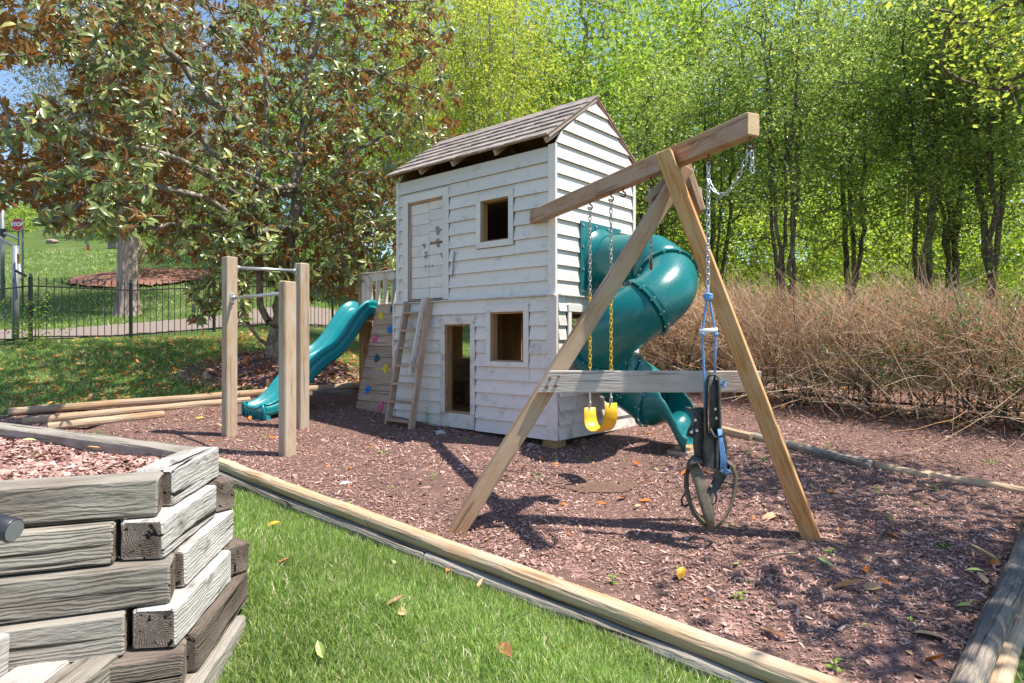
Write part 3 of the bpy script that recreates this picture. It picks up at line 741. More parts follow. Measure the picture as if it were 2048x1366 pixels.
for i in range(19):
    xa = -FW-.07+i*.1455
    V = []
    for xx in (xa, xa+.14):
        V += [(xx, RV-.10, RZt-.045), (xx, RV, RZt+.045), (xx, RV+.10, RZt-.04), (xx, RV-.10, RZt-.03), (xx, RV, RZt+.062), (xx, RV+.10, RZt-.025)]
    pyobj('ridge_shingle', V, [(0,1,7,6),(1,2,8,7),(3,9,10,4),(4,10,11,5),(0,3,4,1),(1,4,5,2),(6,7,10,9),(7,8,11,10),(0,6,9,3),(2,5,11,8)], 'shingle', roof)
for e in (roof, door):
    for k in ('label', 'category'):
        if k in e: del e[k]

# ------------------------------------------------------------ ladder
lad = thing('ladder', 'grey wooden ladder leaning on the front of the playhouse', 'ladder', C0, RZ)
def gl(x, y): return gz(*wl(x, y).to_2d())
def rail(t, v): return Vector((-t, v, gl(-t, v)-.03))
b1 = rail(2.40, -.42); b2 = rail(1.93, -.42); t1 = Vector((-2.40, -.09, 1.70)); t2 = Vector((-1.955, -.09, 1.74))
for (b, t) in ((b1, t1), (b2, t2)): beam('side_rail', b, t, .035, .095, 'pine_grey', lad, up=(0,-1,.2), jit=.001)
for k in range(7):
    f = .06+k*.142
    p = b1.lerp(t1, f); q2 = b2.lerp(t2, f); zz = (p.z+q2.z)/2
    beam('rung', (p.x+.018, p.y-.01, p.z), (q2.x-.018, q2.y-.01, p.z), .10, .032, 'pine_grey', lad, up=(0,.0,1))
hb = Vector((-2.03, -.36, .62)); beam('handrail', (-2.035, -.335, .76), (-1.97, -.16, 1.745), .03, .085, 'white_worn', lad, up=(0,-1,.2), label='white painted handrail board of the ladder')

# ------------------------------------------------------------ deck with railing
deck = thing('deck', 'wooden deck at the left of the playhouse with a peeling white railing', 'deck', C0, RZ)
DX0, DX1 = -4.42, -FW-.11
for k in range(9):
    v0 = .36+k*.125; box('deck_board', (DX0, v0, 1.645), (DX1, v0+.118, 1.682), 'ply', deck)
box('joist', (DX0, .37, 1.50), (DX1, .41, 1.643), 'ply', deck); box('joist', (DX0, 1.40, 1.50), (DX1, 1.44, 1.643), 'ply', deck)
for (x, y) in ((-4.03, .44), (-4.34, 1.30), (-2.90, 1.30)):
    beam('deck_post', (x, y, gl(x, y)-.1), (x, y, 1.498), .13, .13, 'ply', deck, up=(1,0,0))
box('deck_post', (-4.13,.375,gl(-4.05,.4)-.1), (-4.10,.51,1.498), 'pine', deck)
beam('brace', (-4.0, .40, 1.02), (-3.55, .40, 1.49), .05, .10, 'ply', deck); beam('brace', (-3.96, .50, 1.02), (-3.6, .9, 1.49), .05, .09, 'ply', deck)
RY = .74
box('railing_post', (-4.60, RY-.045, 1.55), (-4.51, RY+.045, 2.27), 'pine_grey', deck)
box('railing_post', (-4.50, RY-.05, 1.60), (-4.41, RY+.03, 2.26), 'white_worn', deck)
box('railing_post', (-4.405, RY-.045, 1.60), (-4.33, RY+.03, 2.255), 'white_worn', deck)
box('top_rail', (-4.62, RY-.06, 2.272), (-2.7, RY+.05, 2.295), 'white_worn', deck)
box('rail', (-4.33, RY-.035, 2.15), (-2.7, RY-.02, 2.27), 'white_worn', deck); box('rail', (-4.33, RY-.005, 1.72), (-2.7, RY+.03, 1.80), 'white_worn', deck)
for k in range(8):
    x = -4.26+k*.195
    beam('baluster', (x, RY-.01-.045, 1.69), (x+random.uniform(-.01, .01), RY-.045, 2.145 if k else 2.2), .035, .075, 'white_worn', deck, up=(0,1,0))

# ------------------------------------------------------------ climbing wall
cw = thing('climbing_wall', 'plank climbing wall with coloured holds between deck and ladder', 'climbing wall', C0, RZ)
ct, cb = Vector((0, .34, 1.74)), Vector((0, -.06, gl(-3.2, -.06)-.02)); nb = 10
dn = (cb-ct).normalized(); Lw = (cb-ct).length; nrm = Vector((0, dn.z, -dn.y)); nrm = nrm if nrm.y < 0 else -nrm
for k in range(nb):
    p = ct+dn*Lw*(k+.5)/nb
    beam('plank', (-3.60+random.uniform(-.006,.006), p.y, p.z), (-2.77, p.y, p.z), .03, Lw/nb-.007, 'pine_grey', cw, up=-dn, jit=.0008)
for x in (-3.5, -2.85): beam('batten', Vector((x, ct.y, ct.z-.05))-nrm*.04, Vector((x, cb.y, cb.z+.1))-nrm*.04, .05, .05, 'ply', cw)
def hold(px, py, mname, lab, r=.055, holes=1):
    # meet the leaning plane along the sight line
    k = (px-1024)/F; best = None
    for i in range(400):
        s = i/400; p = ct+dn*Lw*s
        x = -(C0.x-k*C0.y+p.y*(.66-.751*k))/(.751+.66*k)
        Wp = wl(x, p.y, p.z); e = abs(HY-(Wp.z-CH)/Wp.y*F-py)
        if best is None or e < best[0]: best = (e, Vector((x, p.y, p.z)))
    c = best[1]+nrm*.02
    import bmesh
    bm = bmesh.new(); n1, n2 = 16, 9; seedv = random.random()*50
    rows = []
    for i in range(n1):
        a = 2*math.pi*i/n1; row = []
        for j in range(n2):
            b = 2*math.pi*j/n2
            lump = 1+.55*mnoise.noise(Vector((math.cos(a)*1.2+seedv, math.sin(a)*1.2, math.cos(b)*.6)))
            R_ = r*.62*lump; rr = r*.42*lump
            v = Vector(((R_+rr*math.cos(b))*math.cos(a), 0, (R_+rr*math.cos(b))*math.sin(a)*1.15))+Vector((0, -rr*math.sin(b)*1.1, 0))
            row.append(bm.verts.new(c+v))
        rows.append(row)
    for i in range(n1):
        for j in range(n2): bm.faces.new((rows[i][j], rows[(i+1) % n1][j], rows[(i+1) % n1][(j+1) % n2], rows[i][(j+1) % n2]))
    me = bpy.data.meshes.new('climbing_hold'); bm.to_mesh(me); bm.free(); me.materials.append(M[mname])
    me.polygons.foreach_set('use_smooth', [True]*len(me.polygons)); link('climbing_hold', me, cw, label=lab)
for h in ((764,632,'hold_yellow','yellow hold near the top'),(783,660,'hold_blue','blue hold beside the house corner'),(753,679,'hold_pink','pink hold at the left edge'),(757,716,'hold_teal','dark teal hold in the middle'),
          (774,738,'hold_yellow','yellow hold in the lower half'),(738,781,'hold_blue','bright blue hold at the lower left edge'),(763,814,'hold_pink','pink hold at the bottom'),(788,619,'hold_teal','dark teal hold at the top corner')): hold(*h)

# ------------------------------------------------------------ wave slide
ws = thing('wave_slide', 'open teal wave slide running down from the deck', 'slide', wl(-4.0, -1.2), RZ)
prof = [(-.27,-.13),(-.285,-.02),(-.27,.085),(-.245,.10),(-.222,.085),(-.205,.0),(-.17,-.045),(-.06,-.055),(.06,-.055),(.17,-.045),(.205,.0),(.222,.085),(.245,.10),(.27,.085),(.275,.045),(.262,.025),(.272,-.01),(.290,-.03),(.276,-.055),(.288,-.085),(.27,-.13)]
under = [(.25,-.13),(.25,-.08),(.16,-.075),(-.16,-.075),(-.25,-.08),(-.25,-.13)]
cs = prof+under; nS = len(cs)
kx = [0,.10,.22,.38,.55,.72,.90,1.08,1.25,1.42,1.58,1.72,1.80]
kz = [1.70,1.72,1.66,1.47,1.24,1.08,.98,.84,.66,.49,.385,.34,.335]
def cat(xs, ys, x):
    i = max(0, min(len(xs)-2, int(np.searchsorted(xs, x)-1))); h = xs[i+1]-xs[i]; t = (x-xs[i])/h
    m0 = (ys[i+1]-ys[max(i-1,0)])/(xs[i+1]-xs[max(i-1,0)])*h; m1 = (ys[min(i+2,len(ys)-1)]-ys[i])/(xs[min(i+2,len(ys)-1)]-xs[i])*h
    return (2*t**3-3*t**2+1)*ys[i]+(t**3-2*t**2+t)*m0+(-2*t**3+3*t**2)*ys[i+1]+(t**3-t**2)*m1
V = []; Fc = []; nP = 54; base = wl(-4.0, -1.2)
gzs = gl(-4.0, -1.35)
for i in range(nP):
    s = 1.80*i/(nP-1); z = cat(kx, kz, s); dz = (cat(kx, kz, min(1.8, s+.02))-cat(kx, kz, max(0, s-.02)))/.04
    tl = math.atan(dz); y = .42-s
    dip = .6 if i < 3 else 1
    lipk = 1-.7*min(1, max(0, (s-1.35)/.4))
    for (a, b) in cs:
        bb = b if b < 0 else b*lipk
        V.append(Vector((a, y+1.2-bb*math.sin(-tl)*-1*-1, z+bb*math.cos(tl))))
for i in range(nP-1):
    for j in range(nS):
        a, b = i*nS+j, i*nS+(j+1) % nS; Fc.append((a, b, b+nS, a+nS))
Fc.append(tuple(range(nS-1, -1, -1)))
pyobj('slide_bed', V, Fc, 'teal_slide', ws, smooth=True)
# boxed front foot with ribs
zt = kz[-1]; yf = .42-1.80+1.2
V = [(-.285,yf,gzs-.03),(.285,yf,gzs-.03),(.285,yf-.03,zt-.06),(-.285,yf-.03,zt-.06),(-.27,yf+.10,gzs-.03),(.27,yf+.10,gzs-.03),(.27,yf+.02,zt-.05),(-.27,yf+.02,zt-.05)]
pyobj('slide_foot', V, [(3,2,1,0),(4,5,6,7),(0,1,5,4),(1,2,6,5),(2,3,7,6),(3,0,4,7)], 'teal_slide', ws)
for k in range(5):
    x = -.19+k*.095; beam('foot_rib', (x, yf-.010, gzs+.0), (x, yf-.032, zt-.085), .03, .022, 'teal_slide', ws, up=(1,0,0), bev=.008)
tube('foot_rim', [(-.285,yf-.02,gzs),(-.285,yf-.035,zt-.03),(-.26,yf-.035,zt+.02),(-.21,yf-.03,zt-.01),(-.1,yf-.03,zt-.035),(.1,yf-.03,zt-.035),(.21,yf-.03,zt-.01),(.26,yf-.035,zt+.02),(.285,yf-.035,zt-.03),(.285,yf-.02,gzs)], .022, 'teal_slide', ws)

# ------------------------------------------------------------ tube slide
ts = thing('tube_slide', 'dark teal spiral tube slide bolted to the right side of the playhouse', 'slide', C0, RZ)
e_, R_, rT = .70, .36, .305; VC = .85
def tpath(s):          # s: 0..1 straight, 1..2 helix, 2..3 run out
    if s < 1: return Vector((e_*s, VC, 2.14-.05*s))
    if s < 2:
        f = (s-1)*2*math.pi; return Vector((e_+R_*math.sin(f), VC-R_+R_*math.cos(f), 2.09-1.53*(s-1)))
    g = s-2; return Vector((e_+.45*g, VC, .56-.20*g+.05*g*g))
def section(s0, s1, nm, n=16, r=rT):
    pts = [tpath(s0+(s1-s0)*i/n) for i in range(n+1)]
    V, Fc = sweep(pts, r, 36, False)
    o = pyobj(nm, V, Fc, 'teal', ts, smooth=True); md = o.modifiers.new('shell', 'SOLIDIFY'); md.thickness = .008; return o
marks = [.03, 1.13, 1.36, 1.62, 1.86, 2.10]
for a, b in zip(marks[:-1], marks[1:]): section(a, b, 'tube_section')
def ringat(s, r0=rT, wdt=.030, nm='flange'):
    p = tpath(s); d = (tpath(s+.01)-tpath(s-.01)).normalized(); u = Vector((0,0,1)); u = (u-d*u.dot(d)).normalized(); v = d.cross(u)
    V = []; Fc = []; n = 40; cr = [(-.016, r0-.004), (-.016, r0+wdt), (-.002, r0+wdt), (.002, r0+wdt), (.016, r0+wdt), (.016, r0-.004)]
    for i in range(n):
        a = 2*math.pi*i/n
        for (h, r) in cr: V.append(p+d*h+(u*math.cos(a)+v*math.sin(a))*r)
    m_ = len(cr)
    for i in range(n):
        for j in range(m_-1):
            a, b = i*m_+j, ((i+1) % n)*m_+j; Fc.append((a, b, b+1, a+1))
    fl = pyobj(nm, V, Fc, 'teal', ts)
    bv = []
    for i in range(12):
        a = 2*math.pi*(i+.5)/12
        for sg in (1, -1):
            c = p+d*.018*sg+(u*math.cos(a)+v*math.sin(a))*(r0+wdt*.55)
            bv.append(sweep([c, c+d*.010*sg], .011, 7))
    V, Fc = join_vf(bv); pyobj('bolts', V, Fc, 'metal', fl, kind='stuff')
for s in marks[1:-1]: ringat(s)
# lengthwise seams with bolts on the outer side
for (a, b, off) in ((1.15, 1.35, 1.1), (1.38, 1.60, 2.0), (1.64, 1.84, 1.8)):
    pts = []; bl = []
    for i in range(15):
        s = a+(b-a)*i/14; p = tpath(s); d = (tpath(s+.01)-tpath(s-.01)).normalized(); u = Vector((0,0,1)); u = (u-d*u.dot(d)).normalized(); v = d.cross(u)
        q_ = p+(u*math.cos(off+3.14*0)+v*-math.sin(off)*-1)*(rT+.010); pts.append(q_)
        if i % 3 == 1: bl.append(sweep([q_, q_+(q_-p).normalized()*.018], .010, 7))
    tube('seam', pts, .011, 'teal', ts, sides=6)
    V, Fc = join_vf(bl); pyobj('bolts', V, Fc, 'metal', ts, kind='stuff')
# square entrance plate with a round mouth
V = []; Fc = []; n = 40
for i in range(n):
    a = 2*math.pi*i/n; c_, s_ = math.cos(a), math.sin(a); m_ = max(abs(c_), abs(s_)); hwp = .425
    for x in (.035, .050):
        V.append((x, VC+c_*rT, 2.145+s_*rT)); V.append((x, VC+c_/m_*hwp, 2.145+s_/m_*hwp))
for i in range(n):
    a, b = i*4, ((i+1) % n)*4
    Fc += [(a+2, a+3, b+3, b+2), (a+1, a, b, b+1), (a+3, a+1, b+1, b+3)]
pyobj('entrance_plate', V, Fc, 'teal', ts)
V, Fc = sweep([(.05, VC, 2.145), (.09, VC, 2.143), (.16, VC, 2.135)], [rT+.07, rT+.025, rT+.001], 40, False); pyobj('entrance_collar', V, Fc, 'teal', ts, smooth=True)
bl = []
for (a, b) in [(-.39, k) for k in (-.38, -.13, .13, .38)]+[(.39, k) for k in (-.38, -.13, .13, .38)]+[(k, .39) for k in (-.13, .13)]+[(k, -.39) for k in (-.13, .13)]:
    c = Vector((.05, VC+a, 2.145+b)); bl.append(sweep([c, c+Vector((.012,0,0))], .015, 8))
V, Fc = join_vf(bl); pyobj('bolts', V, Fc, 'metal', ts, kind='stuff')
# open chute at the bottom: half pipe flaring, bending down
V = []; Fc = []; n = 22; m_ = 19; ge = gl(1.28, .9)
cp = [(.745,.545),(.82,.55),(.90,.55),(.99,.50),(1.07,.36),(1.13,.24),(1.18,.165),(1.215,.15)]
xs_ = [c[0] for c in cp]; zs_ = [c[1] for c in cp]
for i in range(n):
    x = .745+.47*i/(n-1); zc = cat(xs_, zs_, x); f = i/(n-1)
    rr = rT*(1-.10*f); open_ = math.pi*(.98-.40*min(1, f*2.2))
    for j in range(m_):
        a = -open_+2*open_*j/(m_-1)
        V.append((x+.05*f*(1-math.cos(a)), VC+rr*math.sin(a), zc-.20*(1-f*.15)*0 - rr*math.cos(a)*(.62+.38*(1-f))+.0))
for i in range(n-1):
    for j in range(m_-1):
        a = i*m_+j; Fc.append((a, a+1, a+1+m_, a+m_))
o = pyobj('exit_chute', V, Fc, 'teal', ts, smooth=True); md = o.modifiers.new('shell', 'SOLIDIFY'); md.thickness = .012
ringat(2.10, rT+.002, .030)
box('exit_block', (1.02, .62, ge-.02), (1.26, 1.02, ge+.045), 'pine_grey', ts); 
beam('exit_block', (1.06, .83, ge+.06), (1.24, .83, ge+.06), .22, .05, 'pine', ts)

# ------------------------------------------------------------ swing frame
sw = thing('swing_frame', 'wooden A-frame swing support with a long beam bolted to the playhouse', 'swing frame', (1.0, 4.8, gz(1.0, 4.8)))
so_ = sw.location.copy()
def L_(p): return Vector(p)-so_
BF = Vector((.245, 7.33, 2.583)); BN = Vector((1.545, 4.17, 2.583)); BD = (BN-BF).normalized(); BX = Vector((BD.y*-1, BD.x, 0))
beam('top_beam', L_(BF), L_(BN), .10, .148, 'beam', sw, jit=.0006, bev=.006, end='endgrain')
def onbeam(px, dz=0):                                                  # point under the beam seen at px
    k = (px-1024)/F; s = (k*BN.y-BN.x)/(-BD.x+k*BD.y); p = BN-BD*s; return Vector((p.x, p.y, 2.509+dz))
f1 = Vector((-.46, 4.80, gz(-.46, 4.8)-.08)); a1 = at(1367, 338, 5.02)
f2 = Vector((2.175, 4.66, gz(2.175, 4.66)-.08)); a2 = at(1328, 305, 4.80)
beam('frame_leg', L_(f1), L_(a1), .115, .155, 'leg_wood', sw, up=(.1,-1,0), jit=.001, label='grey weathered left leg of the swing frame')
beam('frame_leg', L_(f2), L_(a2), .115, .150, 'pine', sw, up=(-.45,-1,.0), jit=.001, label='yellow pine right leg of the swing frame')
cb0 = beam('cross_brace', L_(at(1087, 763, 4.77)), L_(at(1520, 763, 4.90)), .040, .160, 'brace_grey', sw, jit=.0008)
xm_ = min(v.co.x for v in cb0.data.vertices)
for v in cb0.data.vertices:
    if v.co.x < xm_+.02: v.co.x += v.co.z*.62
beam('gusset', L_(at(1300, 396, 5.14)), L_(at(1402, 392, 5.30)), .04, .14, 'pine_grey', sw); 
beam('gusset', L_(at(1372, 332, 5.22)), L_(at(1402, 425, 5.16)), .05, .12, 'pine_grey', sw, up=(0,-1,0))
beam('gusset', L_(at(1338, 330, 5.13)), L_(at(1366, 392, 5.10)), .05, .16, 'timber_dark', sw, up=(0,-1,0))
beam('gusset', L_(at(1295, 400, 5.05)), L_(at(1345, 345, 5.12)), .05, .07, 'pine_grey', sw, up=(0,-1,0))
for (bx, by, bY, br) in ((1357,372,4.80,.018),(1100,757,4.74,.010),(1112,772,4.74,.010),(1094,775,4.74,.010),(1118,753,4.74,.008),(1340,330,4.76,.012),(1336,348,4.77,.012),(1358,345,4.80,.012)):
    V, Fc = sweep([L_(at(bx, by, bY+.03)), L_(at(bx, by, bY))], br, 8); pyobj('bolt', V, Fc, 'rust', sw)
def link_vf(c, axis_rot, ln=.052, wd=.030, r=.0052, d=Vector((0,0,1))):
    pts = []; n = 12
    d = d.normalized(); u = d.orthogonal().normalized(); v = d.cross(u)
    w_ = u*math.cos(axis_rot)+v*math.sin(axis_rot); hl = ln/2-wd/2
    for i in range(n):
        a = 2*math.pi*i/n; y = math.sin(a)*wd/2*.8; x = math.cos(a)*wd/2+(hl if math.cos(a) >= 0 else -hl)
        pts.append(c+d*x+w_*y)
    V = []; Fc = []; nr = w_.cross(d); cc = c
    for i in range(n):
        p = pts[i]; t = (pts[(i+1) % n]-pts[i-1]).normalized(); o = t.cross(nr)
        for k in range(4):
            a = k*math.pi/2; V.append(p+(o*math.cos(a)+nr*math.sin(a))*r)
    for i in range(n):
        for k in range(4):
            a, b = i*4+k, ((i+1) % n)*4+k; kk = (k+1) % 4; Fc.append((i*4+k, i*4+kk, ((i+1) % n)*4+kk, ((i+1) % n)*4+k))
    return V, Fc
def chain(pts, m, parent, off, name='chain', **kw):
    """links strung along a polyline"""
    pts = [Vector(p) for p in pts]; seg = [(pts[i+1]-pts[i]).length for i in range(len(pts)-1)]; L = sum(seg); n = max(2, int(L/.040)); out = []
    for i in range(n):
        s = (i+.5)*L/n; j = 0
        while j < len(seg)-1 and s > seg[j]: s -= seg[j]; j += 1
        d = (pts[j+1]-pts[j]).normalized(); c = pts[j]+d*s
        out.append(link_vf(c-off, .5+(i % 2)*math.pi/2, d=d))
    V, Fc = join_vf(out); return pyobj(name, V, Fc, m, parent, smooth=True, **kw)
def hook(p, parent, off, m='rust', nm='swing_hook'):
    p = Vector(p); pts = [p+Vector((0,0,.02)), p+Vector((0,0,-.03))]+[p+Vector((.022*math.sin(a), 0, -.052+.022*math.cos(a))) for a in np.linspace(0, 4.6, 9)]
    V, Fc = sweep([q_-off for q_ in pts], .007, 6); return pyobj(nm, V, Fc, m, parent, smooth=True)
for px in (1180, 1222, 1246, 1302, 1417, 1500): hook(onbeam(px), sw, so_)
# third, short chain and the spare chain looped between the last hooks
h3 = onbeam(1302); loose = thing('spare_chain', 'short bare chain hanging from the beam beside the left leg', 'chain', h3)
z_end = CH-(530-HY)/F*h3.y; chain([h3+Vector((0,0,-.07)), (h3.x, h3.y, z_end+.02)], 'chain', loose, h3); 
V, Fc = link_vf(Vector((h3.x, h3.y, z_end))-h3, .3, .075, .045, .008); pyobj('end_link', V, Fc, 'rust', loose, smooth=True)
hA, hB = onbeam(1417, -.06), onbeam(1500, -.06)
lp = thing('looped_chain', 'slack galvanised chain looped between the two outermost beam hooks', 'chain', hB)
pts = []
for i in range(15):
    f = i/14; p = hA.lerp(hB, f); p.z = p.z+.0-(.215*math.sin(math.pi*min(1, f*1.0))**.8)*(1-.25*f)-(.12*(1-f)); pts.append(p)
chain(pts, 'metal', lp, hB)
chain([hB+Vector((.012,0,-.03)), hB+Vector((.016,0,-.17))], 'metal', lp, hB, 'chain_tail')
# belt swing
cA, cB = onbeam(1180, -.06), onbeam(1222, -.06)
sA = Vector((cA.x, cA.y, CH-(815-HY)/F*cA.y)); sB = Vector((cB.x, cB.y, CH-(806-HY)/F*cB.y))
bs = thing('belt_swing', 'yellow belt swing hanging on yellow coated chains in front of the playhouse', 'swing', (sA+sB)/2)
bo = bs.location.copy(); zc = 1.64
for (c, s) in ((cA, sA), (cB, sB)):
    chain([c, (c.x, c.y, zc)], 'chain', bs, bo); chain([(c.x, c.y, zc), s+Vector((0,0,.17))], 'yellow_chain', bs, bo, 'coated_chain', label='lower yellow coated part of the chain')
    V, Fc = link_vf(s+Vector((0,0,.10))-bo, .4, .14, .035, .006); pyobj('shackle', V, Fc, 'metal', bs, smooth=True)
    V, Fc = link_vf(s+Vector((0,0,.03))-bo, 1.2, .055, .04, .006); pyobj('shackle', V, Fc, 'metal', bs, smooth=True)
def strip(name, pts, wdir, widths, th, m, parent, off=Vector(), smooth=True, groove=0, **kw):
    """bent strap: centre line, width direction (vector or list), width, thickness"""
    P_ = [Vector(p)-off for p in pts]; n = len(P_); V = []; Fc = []
    for i in range(n):
        T = (P_[min(i+1, n-1)]-P_[max(i-1, 0)]).normalized(); wv = Vector(wdir[i] if isinstance(wdir, list) else wdir); wv = (wv-T*wv.dot(T)).normalized(); nn = T.cross(wv)
        wdt = widths[i] if isinstance(widths, (list, tuple)) else widths
        prof = [(-.5,0),(-.47,.5),(-.12,.5),(-.10,.5-groove),(-.02,.5-groove),(0,.5),(.10,.5),(.12,.5-groove),(.2,.5-groove),(.22,.5),(.47,.5),(.5,0),(.47,-.5),(-.47,-.5)]
        for (a, b) in prof: V.append(P_[i]+wv*wdt*a+nn*th*b)
    k = 14
    for i in range(n-1):
        for j in range(k):
            a, b = i*k+j, i*k+(j+1) % k; Fc.append((a, b, b+k, a+k))
    Fc.append(tuple(range(k-1, -1, -1))); Fc.append(tuple(range((n-1)*k, n*k)))
    return pyobj(name, V, Fc, m, parent, smooth=smooth, **kw)
mid = (sA+sB)/2; dirS = (sB-sA); pts = []; wds = []
for i in range(21):
    f = i/20; a = math.pi*f; p = mid-dirS*.5*math.cos(a)*(1.0+.0*math.sin(a)); p.z = (sA.z*(1-f)+sB.z*f)-.235*math.sin(a)**.55
    pts.append(p); wds.append(.085+.075*math.sin(math.pi*(.10+.8*f))**.6)
crs = Vector((-dirS.y, dirS.x, 0)).normalized(); 
strip('seat', pts, crs, wds, .008, 'yellow', bs, bo, smooth=True)
# rubber horse swing on blue rope
hT = onbeam(1417); YH = hT.y
def P(px, py, dy=0): return at(px, py, YH+dy)
hs = thing('horse_swing', 'black recycled tyre horse swing hanging head up on blue rope', 'swing', P(1428, 900)); ho = hs.location.copy()
chain([onbeam(1417, -.06), P(1416, 572)], 'metal', hs, ho)
tube('rope', [q_-ho for q_ in (P(1416, 570), P(1415, 590), P(1406, 655), P(1405, 670), P(1408, 750), P(1409, 818))], .0085, 'rope', hs, sides=8)
tube('rope', [q_-ho for q_ in (P(1416, 570, .02), P(1417, 590, .02), P(1429, 655), P(1431, 670), P(1430, 720), P(1429, 760, .03))], .0085, 'rope', hs, sides=8)
for k in range(3):
    c = P(1416, 590+k*3.5); tube('knot', [c-ho+Vector((.022*math.cos(a), .022*math.sin(a), .004*math.sin(2*a+k))) for a in np.linspace(0, 6.3, 12)], .012, 'rope', hs, sides=8)
for x in (1405, 1431):
    c = P(x, 668); tube('knot', [c-ho+Vector((.012*math.cos(a), .012*math.sin(a), .003*math.sin(a))) for a in np.linspace(0, 6.3, 9)], .010, 'rope', hs, sides=8)
tube('handle_bar', [P(1399, 663, 0)-ho, P(1434, 660, .0)-ho], .0175, 'white_plastic', hs, sides=14)
Wd = (0, 1, 0)
strip('head', [P(x, y, d) for (x, y, d) in ((1418,925,.03),(1414,880,.03),(1413,830,.03),(1413,780,.03),(1415,757,.02),(1422,749,.0),(1432,749,-.01),(1438,758,-.02),(1439,790,-.03),(1440,830,-.03),(1441,862,-.03),(1438,872,-.04),(1426,868,-.05),(1421,855,-.05))], (.35, 1, 0), .13, .016, 'rubber', hs, ho)
strip('head_panel', [P(x, y, -.045) for (x, y) in ((1430,760),(1430,790),(1430,830),(1431,868))], (1, .15, 0), [.06, .075, .08, .08], .012, 'rubber', hs, ho)
strip('head_edge', [P(x, y, -.06) for (x, y) in ((1427,752),(1420,775),(1419,810),(1420,850),(1424,866),(1432,870),(1444,858))], (.5, 1, 0), .035, .010, 'rubber', hs, ho)
strip('neck', [P(x, y, .02) for (x, y) in ((1402,815),(1400,850),(1400,890),(1402,915),(1412,928))], (1, .25, 0), [.085, .10, .10, .09, .07], .03, 'rubber', hs, ho)
strip('body_tread', [P(x, y, -.03) for (x, y) in ((1429,865),(1430,890),(1430,915),(1430,932),(1428,938))], (1, .2, 0), [.14, .17, .17, .16, .13], .04, 'rubber', hs, ho, smooth=False, groove=.45)
strip('body_side', [P(x, y, -.02) for (x, y) in ((1411,815),(1412,860),(1413,910),(1416,932))], (.6, 1, 0), .06, .014, 'rubber_brown', hs, ho)
tube('horn', [P(x, y, d)-ho for (x, y, d) in ((1371,815,.0),(1380,818,0),(1390,823,0),(1399,832,0),(1402,842,.0))], [.006,.014,.018,.020,.012], 'rubber', hs, sides=8)
strip('cheek_strap', [P(x, y, -.02) for (x, y) in ((1394,828),(1388,838),(1385,850),(1378,862),(1376,872),(1382,874),(1386,865))], (1, .3, 0), .022, .018, 'rubber', hs, ho)
strip('shoulder', [P(x, y, -.05) for (x, y) in ((1376,938),(1380,926),(1390,918),(1404,922))], (.3, 1, .5), [.06,.09,.09,.05], .014, 'rubber', hs, ho)
strip('saddle_strap', [P(x, y, d) for (x, y, d) in ((1384,925,-.03),(1393,945,-.06),(1402,972,-.09),(1410,1005,-.12),(1418,1035,-.13),(1423,1060,-.12))], (1, .2, 0), [.07,.085,.085,.085,.075,.045], .016, 'rubber_brown', hs, ho)
strip('rear_strap', [P(x, y, d) for (x, y, d) in ((1450,928,.03),(1442,950,.03),(1430,972,.02),(1420,988,.0),(1418,1004,-.02),(1425,1030,-.05),(1424,1056,-.09))], (1, .1, 0), [.08,.08,.07,.06,.045,.03,.03], .016, 'rubber', hs, ho)
strip('outer_loop', [P(x, y, d) for (x, y, d) in ((1378,935,0),(1373,950,.0),(1373,975,-.02),(1378,1000,-.04),(1388,1025,-.06),(1400,1040,-.09),(1420,1058,-.11))], (.75, 1, 0), .055, .016, 'rubber_brown', hs, ho)
strip('outer_loop', [P(x, y, d) for (x, y, d) in ((1452,922,0),(1464,930,.0),(1472,952,.0),(1469,985,-.02),(1461,1015,-.04),(1447,1040,-.07),(1428,1060,-.10))], (.65, 1, 0), .055, .016, 'rubber_brown', hs, ho)
strip('stirrup_loop', [P(x, y, 0) for (x, y) in ((1377,981),(1370,986),(1363,998),(1364,1008),(1370,1013),(1379,1008),(1382,1000))], (.5, 1, 0), .04, .010, 'rubber', hs, ho)
strip('stirrup_loop', [P(x, y, .06) for (x, y) in ((1431,985),(1434,995),(1431,1005),(1424,1010))], (.5, 1, 0), .04, .010, 'rubber', hs, ho)
for (x, y) in ((1430,818),(1432,836),(1421,971),(1382,864),(1390,840),(1393,861)):
    c = P(x, y, -.10 if y > 900 else -.06); V, Fc = sweep([c-ho, c-ho+Vector((0,-.012,0))], .010, 8); pyobj('bolt', V, Fc, 'metal', hs)
for k in range(5):
    x0, x1 = 1436+k*1.5, 1444+k*2.2
    tube('rope_tail', [P(x0, 858, -.09)-ho, P(x0+3, 885, -.10)-ho, P(x1-2, 915, -.09)-ho, P(x1-1+random.uniform(-2,2), 938+random.uniform(0,5), -.09)-ho], .0055, 'rope', hs, sides=6)
tf = []
for k in range(26):
    a = random.uniform(0, 6.28); r = random.uniform(.02, .04); c = P(1447, 768, -.02); tf.append(sweep([c-ho, c-ho+Vector((r*math.cos(a)*.7, random.uniform(-.02,.02), r*math.sin(a)))], .003, 4))
for k in range(16):
    c = P(1451, 940, -.09); a = random.uniform(3.4, 6.0); tf.append(sweep([c-ho+Vector((0,0,.01)), c-ho+Vector((.035*math.cos(a), random.uniform(-.015,.015), .03*math.sin(a)))], .003, 4))
V, Fc = join_vf(tf); pyobj('rope_fray', V, Fc, 'rope', hs)

